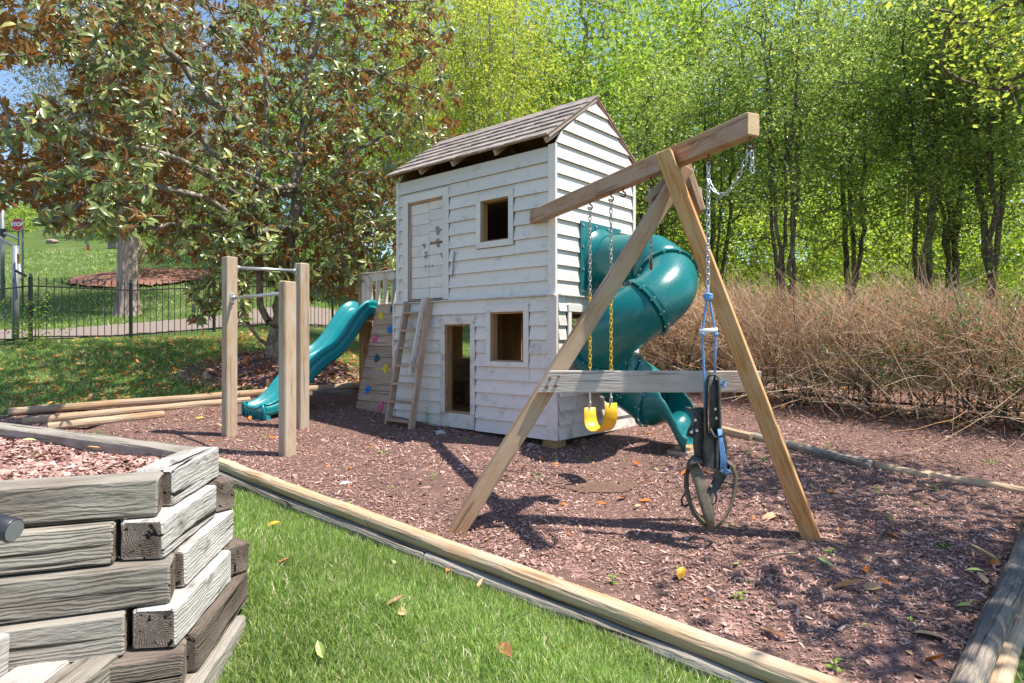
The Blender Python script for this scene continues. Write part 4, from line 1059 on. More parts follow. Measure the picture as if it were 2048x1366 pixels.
# ------------------------------------------------------------ pull-up bars
pb = gr(459, 874); pc = gr(575, 914); pd = gr(604, 857)
bars = thing('pull_up_bars', 'three square wooden posts joined by two steel pull-up bars', 'exercise bars', pb)
for (p, top) in ((pb, CH+(HY-514)/F*pb.y), (pc, CH+(HY-563)/F*pc.y), (pd, CH+(HY-527)/F*pd.y)):
    fc = (pc-pb); fc.z = 0
    beam('bar_post', (p.x-pb.x, p.y-pb.y, p.z-pb.z-.1), (p.x-pb.x, p.y-pb.y, top-pb.z), .135, .135, 'post', bars, up=fc, bev=.010, jit=.0012)
def bar(p, q_, z):
    a = Vector((p.x, p.y, z)); b = Vector((q_.x, q_.y, z)); d = (b-a).normalized(); a += d*.07; b -= d*.07
    br = tube('bar', [a-pb, b-pb], .019, 'metal', bars, sides=14)
    for (c, s) in ((a, 1), (b, -1)):
        m_, L = frame(c-pb, c-pb+d*.008*s)
        beam('bracket', c-pb, c-pb+d*.008*s, .055, .115, 'metal', bars, bev=.002)
        V, Fc = sweep([c-pb, c-pb+d*.05*s], .026, 12); pyobj('collar', V, Fc, 'metal', bars, smooth=True)
        for dz in (-.04, .04): V, Fc = sweep([c-pb+Vector((0,0,dz)), c-pb+Vector((0,0,dz))+d*.02*s], .010, 6); pyobj('bolt', V, Fc, 'metal', bars)
bar(pb, pd, 2.07); bar(pb, pc, 1.70)

# ------------------------------------------------------------ log edging
def edge_log(p0, p1, m, lab, wd=.125, ht=.10, lift=.02, z0=None, z1=None, group='log edging round the mulch', jit=.003):
    p0 = Vector(p0); p1 = Vector(p1); a = Vector((p0.x, p0.y, gz(p0.x, p0.y)+lift if z0 is None else z0)); b = Vector((p1.x, p1.y, gz(p1.x, p1.y)+lift if z1 is None else z1))
    o = logbeam('landscape_timber', a, b, wd, ht, m, jit=jit); return tagit(o, lab, 'log', group)
aA, aB = Vector((-2.85, 6.33)), Vector((1.29, 2.89)); dAB = (aB-aA).normalized(); LAB = (aB-aA).length
cuts = [-.05, .0, 2.36, 2.40, LAB+.25]
labs = ['far length of pale round-edged log between planter corner and left swing leg', 'near length of pale round-edged log running out at the bottom edge']
edge_log(aA+dAB*-.1, aA+dAB*2.38, 'log', labs[0], lift=.075); edge_log(aA+dAB*2.385, aA+dAB*(LAB+.2), 'log', labs[1], lift=.075)
nn_ = Vector((_n[0], _n[1]))*.038
edge_log(aA+dAB*0.0+nn_, aA+dAB*3.0+nn_, 'timber', 'dark lower log under the far front edging, against the grass', lift=-.005); edge_log(aA+dAB*3.01+nn_, aA+dAB*(LAB+.1)+nn_, 'timber', 'dark lower log under the near front edging, against the grass', lift=-.005)
r0, r1, r2 = gr(1272, 828), gr(1600, 905), gr(2048, 988)
edge_log(gr(1262, 822), gr(1505, 884), 'log', 'far right edging log just behind the spiral slide exit', lift=.045)
edge_log(gr(1500, 880), gr(1745, 940), 'log_old', 'old brown edging log seen behind the right swing leg', lift=.04)
edge_log(gr(1600, 906), gr(1860, 960), 'log', 'pale thin edging log in the shade right of the swing leg', lift=.03, wd=.09, ht=.07)
edge_log(gr(1850, 955), gr(2130, 1003), 'log', 'pale edging log at the right edge of the picture', lift=.03, wd=.09, ht=.07)
edge_log(Vector((4.12, 5.06)), Vector((3.04, 3.94)), 'log_old', 'blackened old log at the right edge, farther length', lift=.065, wd=.125, ht=.12, jit=.003)
edge_log(Vector((3.035, 3.935)), Vector((1.82, 2.68)), 'log_old', 'blackened cracked old log with lichen at the bottom right', lift=.065, wd=.13, ht=.12, jit=.003)
edge_log(Vector((4.19, 5.04)), Vector((1.90, 2.64)), 'log', 'split lower log along the outside of the blackened log', lift=-.03, wd=.11, ht=.10, jit=.004)
edge_log(gr(17, 835), gr(478, 798)+Vector((.15,.06,0)), 'log', 'upper of the pale round logs at the left, cut end showing', lift=.075)
edge_log(gr(45, 850), gr(500, 806), 'log', 'lower pale round log directly under the upper left log', lift=.045)
edge_log(gr(95, 862), gr(328, 836), 'log', 'short pale round log lying loose in front of the left edging', lift=.045)
edge_log(gr(470, 800)+Vector((.05,.05,0)), gr(705, 778)+Vector((.2,.0,0)), 'log', 'round log edging behind the wave slide', lift=.075)
edge_log(gr(600, 793), gr(705, 787), 'log_old', 'dark lower log behind the wave slide', lift=.02)

# ------------------------------------------------------------ raised planter (front left)
pl = thing('raised_planter', 'stepped planter of stacked weathered railway-sleeper timbers filled with bark', 'planter', (-1.33, 2.39, 0)); po = pl.location.copy()
dL, dR = Vector((.932, .361, 0)), Vector((-.125, .992, 0)); iL = Vector((-.361, .932, 0)); iR = Vector((-.992, -.125, 0)); dB = Vector((-.885, .466, 0)); iB = Vector((-.466, -.885, 0))
TT = .150; z_top = .693
def tb(p0, p1, z, m, name='timber', wd=TT, jit=.0014, seg=8, **kw):
    return beam(name, Vector((p0.x, p0.y, z))-po, Vector((p1.x, p1.y, z))-po, wd, TT-.006, m, pl, bev=.008, seg=seg, jit=jit, end='timber_dark', **kw)
for i in range(6):
    off = .034*i; Bc = Vector((-1.318, 2.425, 0))+(-iL-iR*.75)*off; z = z_top-TT/2-TT*i; Cc = Bc+dR*(.72+.03*i)
    hwL, hwR = iL*TT/2, iR*TT/2
    if i % 2 == 0:
        tb(Bc-dL*3.2+hwL, Bc+hwL, z, ('timber', None, 'timber', None, 'timber_dark')[i])
        tb(Bc+dR*(TT+.004)+hwR, Cc+hwR, z, ('timber_white', None, 'timber_white', None, 'timber_dark')[i])
        if i == 0: tb(Cc+iR*(TT*.6)-dR*TT/2-dB*-.02, Cc+dB*2.2-dR*TT/2, z+.0, 'timber', wd=.13); tb(Cc+dB*2.21-dR*TT/2, Cc+dB*4.2-dR*TT/2, z-.004, 'timber', wd=.13)
    else:
        a = Bc-dL*(TT+.012)
        tb(Bc-dL*3.2+hwL, a+hwL, z, 'timber')
        tb(Bc+hwR+dR*.0, Cc-dR*TT+hwR, z, 'timber_white' if i < 4 else 'timber')
        if i < 5: tb(Cc-dR*TT/2, Cc-dR*TT/2+dB*1.2, z, 'timber_dark')
Bc = Vector((-1.318, 2.425, 0)); Cc = Bc+dR*.72
bedpoly = [tuple(p) for p in (Bc+iL*.08+iR*.06, Cc+iR*.06-dR*.1, Cc+dB*4.2-dR*.1, Vector((-5.6, 2.0)), Bc-dL*3.2+iL*.08)] if False else [((Bc+iL*.08+iR*.05).x, (Bc+iL*.08+iR*.05).y), ((Cc+iR*.05-dR*.12).x, (Cc+iR*.05-dR*.12).y), ((Cc+dB*4.2-dR*.1).x, (Cc+dB*4.2-dR*.1).y), (-5.6, 2.6), ((Bc-dL*3.2+iL*.08).x, (Bc-dL*3.2+iL*.08).y)]
ZF = lambda x, y: np.full(np.shape(x), .625)+.02*np.sin(np.asarray(x)*3.3)*np.cos(np.asarray(y)*4)
sheet('planter_mulch', bedpoly, .06, 'mulch', 0, zfun=ZF, wob=.008, kind='structure')
P_ = scatter(bedpoly, 110000, lambda x, y: view(x, y, .3), ZF)
chips('mulch_chips', P_[:34000], .004, .023, label='reddish shredded bark filling the raised planter', cat='mulch', kind='stuff')
for (px, py, zz) in ((282, 1017+0, 0), (298, 1303, 0), (336, 1301, 0)): pass
st = thing('garden_steps', 'weathered timber steps descending beside the planter at the bottom left', 'steps', (-1.7, 2.0, 0))
def stp(x0, x1, ztop, m, y0=1.0, y1=2.30):
    o = Vector((-1.7, 2.0, 0)); beam('step_timber', Vector(((x0+x1)/2, y0, ztop-.07))-o, Vector(((x0+x1)/2, y1, ztop-.07))-o, x1-x0-.006, .14, m, st, bev=.010, seg=8, jit=.003)
stp(-1.84, -1.665, .232, 'timber_white'); stp(-2.02, -1.845, .235, 'timber'); stp(-1.662, -1.505, .112, 'timber_white'); stp(-1.50, -1.375, .108, 'timber', y1=2.34)
lampo = Vector((-1.715, 2.12, .60))
sp = thing('garden_spotlight', 'round dark plastic spotlight fixed to the planter timber at the left edge', 'lamp', lampo)
dlt = Vector((.93, -.12, -.22)).normalized()
V, Fc = sweep([Vector((-.12,.04,.03)), Vector((-.10,.035,.025)), Vector((-.04,.02,.012)), Vector((-.04,.02,.012))+dlt*.055, Vector((-.04,.02,.012))+dlt*.135, Vector((-.04,.02,.012))+dlt*.14], [.015,.024,.027,.037,.040,.036], 28); pyobj('lamp_housing', V, Fc, 'lamp', sp, smooth=True)
V, Fc = sweep([Vector((-.04,.02,.012))+dlt*.100, Vector((-.04,.02,.012))+dlt*.141], [.036,.034], 28); pyobj('lamp_glass', V, Fc, 'grey_post', sp)
tube('lamp_arm', [(-.10, .20, -.03), (-.10,.10,-.03), (-.10, .035, .0)], .012, 'lamp', sp)

# ------------------------------------------------------------ iron fences
def fence(pts, name, lab, hgt=1.38, gap=.125, cap=True, pan=2.3):
    pts = [(p[0], p[1], 0) for p in pts]; base = Vector(pts[0]); base.z = gz(base.x, base.y); fe = thing(name, lab, 'fence', base)
    cnt = 0; pm = None; km = None; far = []
    for a, b in zip(pts[:-1], pts[1:]):
        a = Vector(a); b = Vector(b); L = (b-a).length; n = max(1, round(L/pan))
        for i in range(n+1):
            p = a.lerp(b, i/n); z = gz(p.x, p.y)
            if i < n or (b-Vector(pts[-1])).length < 1e-6:
                o = beam('fence_post', Vector((p.x, p.y, z-.05))-base, Vector((p.x, p.y, z+hgt+.02))-base, .065, .065, 'iron', fe, up=(1,0,0), bev=.004)
                V, Fc = sweep([Vector((0,0,0)), Vector((0,0,.02)), Vector((0,0,.035)), Vector((0,0,.06)), Vector((0,0,.085)), Vector((0,0,.095))], [.04,.04,.016,.032,.026,.005], 10)
                pyobj('finial', V, Fc, 'iron', fe, Matrix.Translation(Vector((p.x, p.y, z+hgt+.02))-base), smooth=True)
            if i < n:
                q_ = a.lerp(b, (i+1)/n); zq = gz(q_.x, q_.y)
                for hz in (.10, hgt-.16): beam('fence_rail', Vector((p.x, p.y, z+hz))-base, Vector((q_.x, q_.y, zq+hz))-base, .022, .032, 'iron', fe, bev=.002)
                m_ = int(L/n/gap)
                for k in range(1, m_):
                    f = k/m_; c = p.lerp(q_, f); zc_ = z*(1-f)+zq*f
                    if pm is None:
                        V1, F1 = sweep([Vector((0,0,.02)), Vector((0,0,hgt-.03))], .0105, 4)
                        V2, F2 = sweep([Vector((0,0,hgt-.03)), Vector((0,0,hgt-.015)), Vector((0,0,hgt+.03)), Vector((0,0,hgt+.07))], [.014,.020,.012,.002], 6)
                        V, Fc = join_vf([(V1, F1), (V2, F2)]); pm = bpy.data.meshes.new('picket'); pm.from_pydata([tuple(v) for v in V], [], Fc); pm.materials.append(M['iron'])
                    cnt += 1
                    if cnt > 295: far.append((c, zc_)); continue
                    link('picket', pm, fe, Matrix.Translation(Vector((c.x, c.y, zc_))-base))
    if far:
        vv = [tuple(v.co) for v in pm.vertices]; ff = [tuple(p.vertices) for p in pm.polygons]
        V, Fc = join_vf([([Vector(v)+Vector((c.x, c.y, z))-base for v in vv], ff) for (c, z) in far]); pyobj('pickets', V, Fc, 'iron', fe, kind='stuff')
fence([(-11.9,12.4),(-10.56,14.3),(-9.47,16.2),(-8.18,17.9),(-6.0,21.8),(-4.3,24.6),(-1.0,27)], 'iron_fence', 'black iron picket fence along the road behind the magnolia lawn', gap=.15)
fence([(2.9,11.6),(5.2,9.5),(8.6,7.9),(11,7.0)], 'iron_fence', 'low black iron picket fence half hidden behind the dead hedge', hgt=1.15, gap=.13)

# ------------------------------------------------------------ far things on the hillside
def ptl(px, py, Y): return at(px, py, Y)
Ys = 15.6
gp = ptl(31, 660, Ys); zg = gz(gp.x, gp.y)
pole = thing('grey_post', 'thick grey steel post standing beyond the fence at the far left', 'post', (gp.x, gp.y, zg))
V, Fc = sweep([(0,0,-.1),(0,0,ptl(31,492,Ys).z-zg)], .075, 14); pyobj('post_tube', V, Fc, 'grey_post', pole, smooth=True)
beam('arm', ptl(-20, 466, Ys)-pole.location, ptl(36, 497, Ys)-pole.location, .08, .07, 'grey_post', pole); 
beam('arm', ptl(8, 466, Ys)-pole.location, ptl(36, 478, Ys)-pole.location, .05, .05, 'grey_post', pole)
beam('bracket', ptl(31, 541, Ys-.1)-pole.location, ptl(52, 552, Ys-.1)-pole.location, .06, .06, 'iron', pole)
beam('reflector_bar', ptl(37, 528, Ys-.1)-pole.location, ptl(39, 545, Ys-.1)-pole.location, .05, .05, 'sign_white', pole); beam('reflector_bar', ptl(36, 508, Ys-.1)-pole.location, ptl(37, 528, Ys-.1)-pole.location, .04, .04, 'rust', pole, label='red part of the bar')
Yt = 24.0; q1 = ptl(5, 470, Yt); gp2 = thing('gate_column', 'slim pale lamp column with a dark foot at the left edge', 'column', (q1.x, q1.y, gz(q1.x, q1.y)))
V, Fc = sweep([(0,0,0),(0,0,ptl(5,400,Yt).z-gp2.location.z)], .07, 12); pyobj('column', V, Fc, 'grey_post', gp2, smooth=True)
V, Fc = sweep([ptl(5,472,Yt)-gp2.location, ptl(5,458,Yt)-gp2.location], .13, 12); pyobj('collar', V, Fc, 'iron', gp2)
Yq = 22.0; c = ptl(34.5, 449, Yq); ss = thing('stop_sign', 'red octagonal stop sign glimpsed through the magnolia at the left', 'sign', (c.x, c.y+.05, gz(c.x, c.y)))
off = Vector((0, -.05, c.z-ss.location.z)); rs_ = 12.8/F*Yq
V = [(rs_*1.06*math.cos(math.pi/8+i*math.pi/4), 0, rs_*1.06*math.sin(math.pi/8+i*math.pi/4)) for i in range(8)]
pyobj('sign_border', [Vector(v)+off for v in V]+[Vector(v)+off+Vector((0,.01,0)) for v in V], [tuple(range(8)), tuple(range(15,7,-1))]+[(i,(i+1)%8,8+(i+1)%8,8+i) for i in range(8)], 'sign_white', ss)
V = [(rs_*math.cos(math.pi/8+i*math.pi/4), -.006, rs_*math.sin(math.pi/8+i*math.pi/4)) for i in range(8)]
pyobj('sign_face', [Vector(v)+off for v in V], [tuple(range(8))], 'red', ss)
tc_ = bpy.data.curves.new('lettering', 'FONT'); tc_.body = 'STOP'; tc_.size = rs_*.80; tc_.align_x = 'CENTER'; tc_.align_y = 'CENTER'; tc_.extrude = .002; tc_.offset = .012
tc_.materials.append(M['sign_white']); to_ = bpy.data.objects.new('lettering', tc_); C.objects.link(to_); tm = bpy.data.meshes.new_from_object(to_); bpy.data.objects.remove(to_)
to = link('lettering', tm, ss, Matrix.Translation(off+Vector((0, -.014, 0))) @ Matrix.Rotation(math.pi/2, 4, 'X'))
tube('sign_pole', [(.12, .03, 0), (.12, .03, off.z-.1)], .03, 'grey_post', ss); tube('sign_pole', [(0, .0, 0), (0, .0, off.z-.1)], .025, 'grey_post', ss)
c = gr(228, 497); bx = thing('utility_box', 'small dark utility box on the bright slope by the pale trunk', 'box', c); box('cabinet', (-.28,-.2,0), (.28,.2,.42), 'house_roof', bx); box('cabinet_lid', (-.31,-.23,.42), (.31,.23,.47), 'iron', bx)
c = gr(178, 508); fl_ = thing('garden_flag', 'tiny red and blue garden flag on the far slope', 'flag', c); tube('flag_pole', [(0,0,0),(0,0,.62)], .015, 'iron', fl_); box('flag_cloth', (-.16,-.01,.2), (0,.01,.5), 'red', fl_); box('flag_corner', (-.16,-.02,.5), (-.02,.012,.6), 'hold_blue', fl_)
c = gr(105, 487); fb = thing('pale_boulder', 'pale boulder on the sunny slope behind the stop sign', 'rock', c)
def rock(name, c, r, m, parent=None, sq=(1,.8,.6), **kw):
    import bmesh
    bm = bmesh.new(); bmesh.ops.create_icosphere(bm, subdivisions=3, radius=1); s = random.random()*90
    for v in bm.verts:
        k = 1+.45*mnoise.noise(v.co*1.3+Vector((s,s,s)))+.12*mnoise.noise(v.co*4+Vector((s,0,0)))
        v.co = Vector((v.co.x*r*sq[0], v.co.y*r*sq[1], v.co.z*r*sq[2]))*k
    me = bpy.data.meshes.new(name); bm.to_mesh(me); bm.free(); me.materials.append(M[m]); return link(name, me, parent, Matrix.Translation(c), **kw)
rock('stone_body', Vector((0,0,.1)), .35, 'stone_brown', fb); 
def farhouse(px0, px1, ytop, ybot, Y, lab, rooftop, dep=9, wins=()):
    a = ptl(px0, ybot, Y); b = ptl(px1, ytop, Y); h = thing('house', lab, 'house', (a.x, Y, a.z)); W_ = b.x-a.x; H_ = b.z-a.z
    ops = [(a_*W_, b_*W_, c_*H_, d_*H_) for (a_, b_, c_, d_) in wins]; rs = [(0, W_, -2.5, H_)]
    for o in ops: rs = sub(rs, o)
    wv = []
    for r in rs: wv.append(([Vector((x, y, z)) for x in (r[0], r[1]) for y in (0, .2) for z in (r[2], r[3])], [(0,1,3,2),(4,6,7,5),(0,4,5,1),(2,3,7,6),(0,2,6,4),(1,5,7,3)]))
    wv.append(([Vector((x, y, z)) for x in (0, .2) for y in (.2, dep) for z in (-2.5, H_)], [(0,1,3,2),(4,6,7,5),(0,4,5,1),(2,3,7,6),(0,2,6,4),(1,5,7,3)]))
    wv.append(([Vector((x, y, z)) for x in (W_-.2, W_) for y in (.2, dep) for z in (-2.5, H_)], [(0,1,3,2),(4,6,7,5),(0,4,5,1),(2,3,7,6),(0,2,6,4),(1,5,7,3)]))
    V, Fc = join_vf(wv); pyobj('wall', V, Fc, 'house_wall', h)
    rt = (ytop-rooftop)/F*Y; V = [(-.5,-.5,H_-.1),(W_+.5,-.5,H_-.1),(W_+.5,dep+.5,H_-.1),(-.5,dep+.5,H_-.1),(-.5,dep/2,H_+rt),(W_+.5,dep/2,H_+rt)]
    pyobj('roof', V, [(0,1,5,4),(2,3,4,5),(0,4,3),(1,2,5),(3,2,1,0)], 'house_roof', h)
    for o in ops:
        w_ = thing('window', None, None); w_.parent = h
        for k in ('label','category'):
            if k in w_: del w_[k]
        box('pane', (o[0], .10, o[2]), (o[1], .12, o[3]), 'glass', w_)
        for q_ in ((o[0], o[1], o[3]-.09, o[3]), (o[0], o[1], o[2], o[2]+.09), (o[0], o[0]+.09, o[2]+.09, o[3]-.09), (o[1]-.09, o[1], o[2]+.09, o[3]-.09), ((o[0]+o[1])/2-.04, (o[0]+o[1])/2+.04, o[2]+.09, o[3]-.09)):
            box('frame', (q_[0], .04, q_[2]), (q_[1], .095, q_[3]), 'sign_white', w_)
    return h
farhouse(170, 300, 396, 470, 60, 'lavender grey house on the hill left of the pale cedar trunk', 350, wins=((.12,.3,.35,.8),(.42,.6,.35,.8),(.72,.9,.35,.8)))
farhouse(308, 480, 400, 482, 52, 'pale house on the hill seen between magnolia branches', 340, wins=((.08,.22,.3,.75),(.34,.48,.3,.75),(.58,.72,.3,.75),(.82,.94,.0,.75)))

# ------------------------------------------------------------ trees
def grow(skel, targets, step=.45, pen=.35):
    """attach target points to a starting skeleton [(pos, parent)] by nearest node; returns nodes, parents"""
    nodes = [np.array(p, float) for p, _ in skel]; par = [q for _, q in skel]
    A = np.zeros((len(nodes)+len(targets)*14+10, 3)); A[:len(nodes)] = nodes; n = len(nodes)
    depth = np.zeros(len(A)); 
    for i, (p, q) in enumerate(skel): depth[i] = 0
    base = A[:n].copy()
    d0 = np.array([np.min(np.linalg.norm(base-t, axis=1)) for t in targets]); order = np.argsort(d0); tips = []
    for ti in order:
        t = targets[ti]; D = A[:n]-t; dist = np.linalg.norm(D, axis=1); up = np.maximum(0, D[:, 2])*.6
        j = int(np.argmin(dist+up+pen*depth[:n]*.25)); L = dist[j]; k = max(1, int(L/step)); a = A[j].copy(); pj = j
        pd = A[j]-A[par[j]] if par[j] >= 0 else np.array([0,0,1.]); pd = pd/(np.linalg.norm(pd)+1e-9)
        for i in range(1, k+1):
            f = i/k; p = a*(1-f)+t*f+pd*L*.22*f*(1-f)*2
            if i < k: p = p+rng.normal(0, .05*min(1, L), 3)
            A[n] = p; par.append(pj); depth[n] = depth[pj]+L/k; pj = n; n += 1
        tips.append((ti, n-1))
    return A[:n], np.array(par), tips
def radii(nodes, par, r0, tip=.006, power=2.3):
    n = len(nodes); w_ = np.zeros(n); ch = np.zeros(n, int)
    for i in range(n):
        if par[i] >= 0: ch[par[i]] += 1
    w_[ch == 0] = 1
    for i in range(n-1, -1, -1):
        if par[i] >= 0: w_[par[i]] += w_[i]
    r = w_**(1/power); return np.maximum(tip, r/r.max()*r0)
def branch_mesh(nodes, par, r, fixed=None, sides=5, jit=.03):
    idx = np.where(par >= 0)[0]; p = par[idx]; gp_ = np.where(par[p] >= 0, par[p], p)
    P0 = nodes[p]; P1 = nodes[idx]; L = np.linalg.norm(P1-P0, axis=1, keepdims=True)
    T0 = P0-nodes[gp_]; T0 = T0/(np.linalg.norm(T0, axis=1, keepdims=True)+1e-9); T0 = np.where(np.linalg.norm(T0, axis=1, keepdims=True) < .1, (P1-P0)/(L+1e-9), T0)
    T1 = (P1-P0)/(L+1e-9); k = 4; f = np.linspace(0, 1, k)[None, :, None]
    h = P0[:, None]*(2*f**3-3*f**2+1)+P1[:, None]*(-2*f**3+3*f**2)+(f**3-2*f**2+f)*(T0*L)[:, None]*.7+(f**3-f**2)*(T1*L)[:, None]*.7
    h[:, 1:-1] += rng.normal(0, 1, h[:, 1:-1].shape)*jit*L[:, None]
    r0 = np.minimum(r[p], r[idx]*1.6); Rd = r0[:, None]*(1-np.linspace(0, 1, k))[None]+r[idx][:, None]*np.linspace(0, 1, k)[None]
    big = Rd.max(1) > .028; out = []
    V1, F1 = strands(h[~big], Rd[~big], 3); V2, F2 = strands(h[big], Rd[big], 8) if big.any() else (np.zeros((0,3)), np.zeros((0,4), int))
    return V1, F1, V2, F2
def poly_skel(lines):
    sk = []
    for ln in lines:
        start, pts = ln; prev = start
        for p in pts: sk.append((p, prev)); prev = len(sk)-1
    return sk
LF = ([(0,0,0),(.5,-.24,.06),(1,0,-.05),(.5,.24,.06)], [np.array([(0,1,2),(0,2,3)])])
def leafcloud(centres, per, spread, size, m, name, parent, off, up=.6, flat=1.0, tmpl=LF, asp=1.0, **kw):
    n = len(centres)*per; c = np.repeat(centres, per, 0)+rng.normal(0, 1, (n, 3))*np.array([spread, spread, spread*flat])
    nr = rng.normal(0, 1, (n, 3)); nr[:, 2] = np.abs(nr[:, 2])*.8+up; 
    S = size*rng.uniform(.6, 1.3, n); V, Fc = stamp(tmpl[0], tmpl[1], c-off, rots(nr, rng.uniform(0, 6.28, n)), np.stack([S, S*asp, S], 1))
    return npobj(name, V, Fc, m, parent, **kw)
def shell_targets(n, c, rad, lo=.35, zmin=None):
    d = rng.normal(0, 1, (n, 3)); d /= np.linalg.norm(d, axis=1, keepdims=True); r = rng.uniform(lo**2, 1, n)**.5
    p = np.array(c)+d*r[:, None]*np.array(rad)
    if zmin is not None: p = p[p[:, 2] > zmin]
    return p
def put_wood(th, off, nodes, par, r, barkm, jit=.03):
    V1, F1, V2, F2 = branch_mesh(nodes, par, r, jit=jit)
    if len(V2): npobj('trunk', V2-off, [F2], barkm, th, smooth=True)
    if len(V1): npobj('twigs', V1-off, [F1], barkm, th, smooth=True, kind='stuff')

# --- magnolia
mb = gr(545, 716); mo = np.array(mb)
mag = thing('magnolia_tree', 'large spreading magnolia with glossy green leaves rusty brown beneath', 'tree', mb)
def mp_(px, py, dy): v = at(px, py, mb.y+dy); return (v.x, v.y, v.z)
sk = poly_skel([(-1, [mp_(548,735,0), mp_(548,700,0), mp_(556,650,.0), mp_(566,600,.1), mp_(572,540,.1), mp_(580,470,.1), mp_(596,400,.15), mp_(603,330,.2), mp_(606,260,.2), mp_(614,190,.2), mp_(620,120,.2), mp_(626,50,.3), mp_(628,-30,.3), mp_(626,-150,.3)])])
def ext(parent, pts):
    prev = parent
    for p in pts: sk.append((p, prev)); prev = len(sk)-1
    return prev
ext(2, [mp_(535,640,-.2), mp_(520,560,-.3), mp_(508,480,-.3), mp_(500,400,-.3), mp_(520,330,-.2), mp_(533,260,-.2), mp_(530,180,-.2), mp_(522,90,-.2), mp_(512,20,-.2), mp_(505,-60,-.2)])
ext(1, [mp_(520,680,-.4), mp_(498,650,-.6), mp_(488,600,-.8), mp_(470,560,-1.0)])
ext(3, [mp_(590,580,.5), mp_(640,560,.9), mp_(700,550,1.3), mp_(755,560,1.6)])
ext(3, [mp_(600,590,-.3), mp_(650,555,-.5), mp_(690,530,-.6), mp_(720,500,-.7)])
ext(6, [mp_(640,380,-.2), mp_(680,330,-.3), mp_(740,290,-.4), mp_(800,250,-.5)])
ext(8, [mp_(650,230,.2), mp_(690,180,.2), mp_(760,150,.1), mp_(840,110,0), mp_(900,60,0)])
ext(9, [mp_(660,150,-.2), mp_(720,140,-.3), mp_(800,170,-.4), mp_(860,180,-.4)])
ext(10, [mp_(640,60,0), mp_(690,30,0), mp_(760,10,0), mp_(850,0,.2)])
ext(5, [mp_(520,440,-.6), mp_(440,450,-1.0), mp_(360,448,-1.4), mp_(290,455,-1.8)])
ext(6, [mp_(540,380,-.7), mp_(460,330,-1.3), mp_(370,250,-1.8), mp_(280,190,-2.3), mp_(200,170,-2.7)])
ext(7, [mp_(540,300,-.5), mp_(450,220,-1.2), mp_(360,120,-1.6), mp_(280,60,-2.0), mp_(180,30,-2.4), mp_(60,60,-3.0)])
ext(8, [mp_(560,200,-.6), mp_(490,100,-1), mp_(420,20,-1.3)])
ext(5, [mp_(510,470,-1.0), mp_(420,400,-1.8), mp_(300,370,-2.6), mp_(190,400,-3.4), mp_(110,440,-3.9)])
ext(6, [mp_(500,400,-1.2), mp_(380,330,-2.2), mp_(250,290,-3.1), mp_(120,250,-3.8), mp_(20,240,-4.2)])
T = []
cm = np.array([mb.x, mb.y])
def pxpts(n, boxes):
    out = []
    for (x0, x1, y0, y1, d0, d1, w_) in boxes:
        k = int(n*w_); px = rng.uniform(x0, x1, k); py = rng.uniform(y0, y1, k); Y = mb.y+rng.uniform(d0, d1, k)
        out.append(np.stack([(px-1024)/F*Y, Y, CH-(py-HY)/F*Y], 1))
    return np.concatenate(out)
T = pxpts(3000, [(-60,330,-60,330,-4.6,-1.5,.22),(-60,300,330,500,-4.6,-2.0,.10),(180,520,-80,300,-3.0,1.5,.16),(250,560,300,520,-2.6,1.5,.13),(480,720,-100,330,-2.0,2.0,.09),(560,900,-60,170,-1.5,1.0,.065),(620,920,170,330,-1.5,.9,.06),(600,800,330,480,-1.8,.8,.07),(480,800,430,570,-1.8,1.0,.10),(380,500,500,650,-2.4,-.8,.03),(560,760,520,600,-1.2,.9,.025)])
keep = (T[:, 2] > HT(T[:, 0], T[:, 1])+.9)
hx = 1024+T[:, 0]/T[:, 1]*F; hy = HY-(T[:, 2]-CH)/T[:, 1]*F
keep &= ~((hx < 135) & (hy > 130) & (hy < 190)) & ~((hx < 75) & (hy > 130) & (hy < 215)) & ~((hx < 70) & (hy > 410)) & ~((hx < 300) & (hy > 470) & (hx > 60))
T = T[keep]
extraT = shell_targets(420, (mb.x+.6, mb.y+.9, 6.3), (4.6, 2.5, 4.2), .3, 2.5)
ex = 1024+extraT[:, 0]/extraT[:, 1]*F; ey = HY-(extraT[:, 2]-CH)/extraT[:, 1]*F; extraT = extraT[(ex < 900) & ~((ex > 720) & (ey > 200)) & (ey < 520)]
T = np.concatenate([T, extraT])
nodes, par, tips = grow(sk, T, .4)
r = radii(nodes, par, .16, .0045, 2.15); put_wood(mag, mo, nodes, par, r, 'bark', .05)
ML = leaf_t(3, .38, .40, .5)
tipn = np.array([n for _, n in tips]); td = nodes[tipn]-nodes[par[tipn]]; td /= np.linalg.norm(td, axis=1, keepdims=True)+1e-9
per = rng.integers(6, 10, len(tipn)); idx = np.repeat(np.arange(len(tipn)), per); n = len(idx)
ang = rng.uniform(0, 6.28, n); ax = td[idx]*np.array([1,1,.5])+np.array([0,0,.35]); ax /= np.linalg.norm(ax, axis=1, keepdims=True)
Rm = rots(ax, ang); side = Rm[:, :, 0]; spread_ = rng.uniform(.35, 1.15, n)[:, None]
ld = side*spread_+ax*(1.15-spread_)*1.0; ld[:, 2] -= rng.uniform(0, .45, n); ld /= np.linalg.norm(ld, axis=1, keepdims=True)
back_ = nodes[tipn][idx]-td[idx]*rng.uniform(0, .10, n)[:, None]
nz = ax-ld*np.sum(ax*ld, 1, keepdims=True); nz /= np.linalg.norm(nz, axis=1, keepdims=True)+1e-9
rl = rng.normal(0, .45, n); yy = np.cross(nz, ld); c_, s_ = np.cos(rl)[:, None], np.sin(rl)[:, None]
nz2 = nz*c_+yy*s_; yy2 = np.cross(nz2, ld); LR = np.stack([ld, yy2, nz2], axis=2); LS = rng.uniform(.11, .185, n)
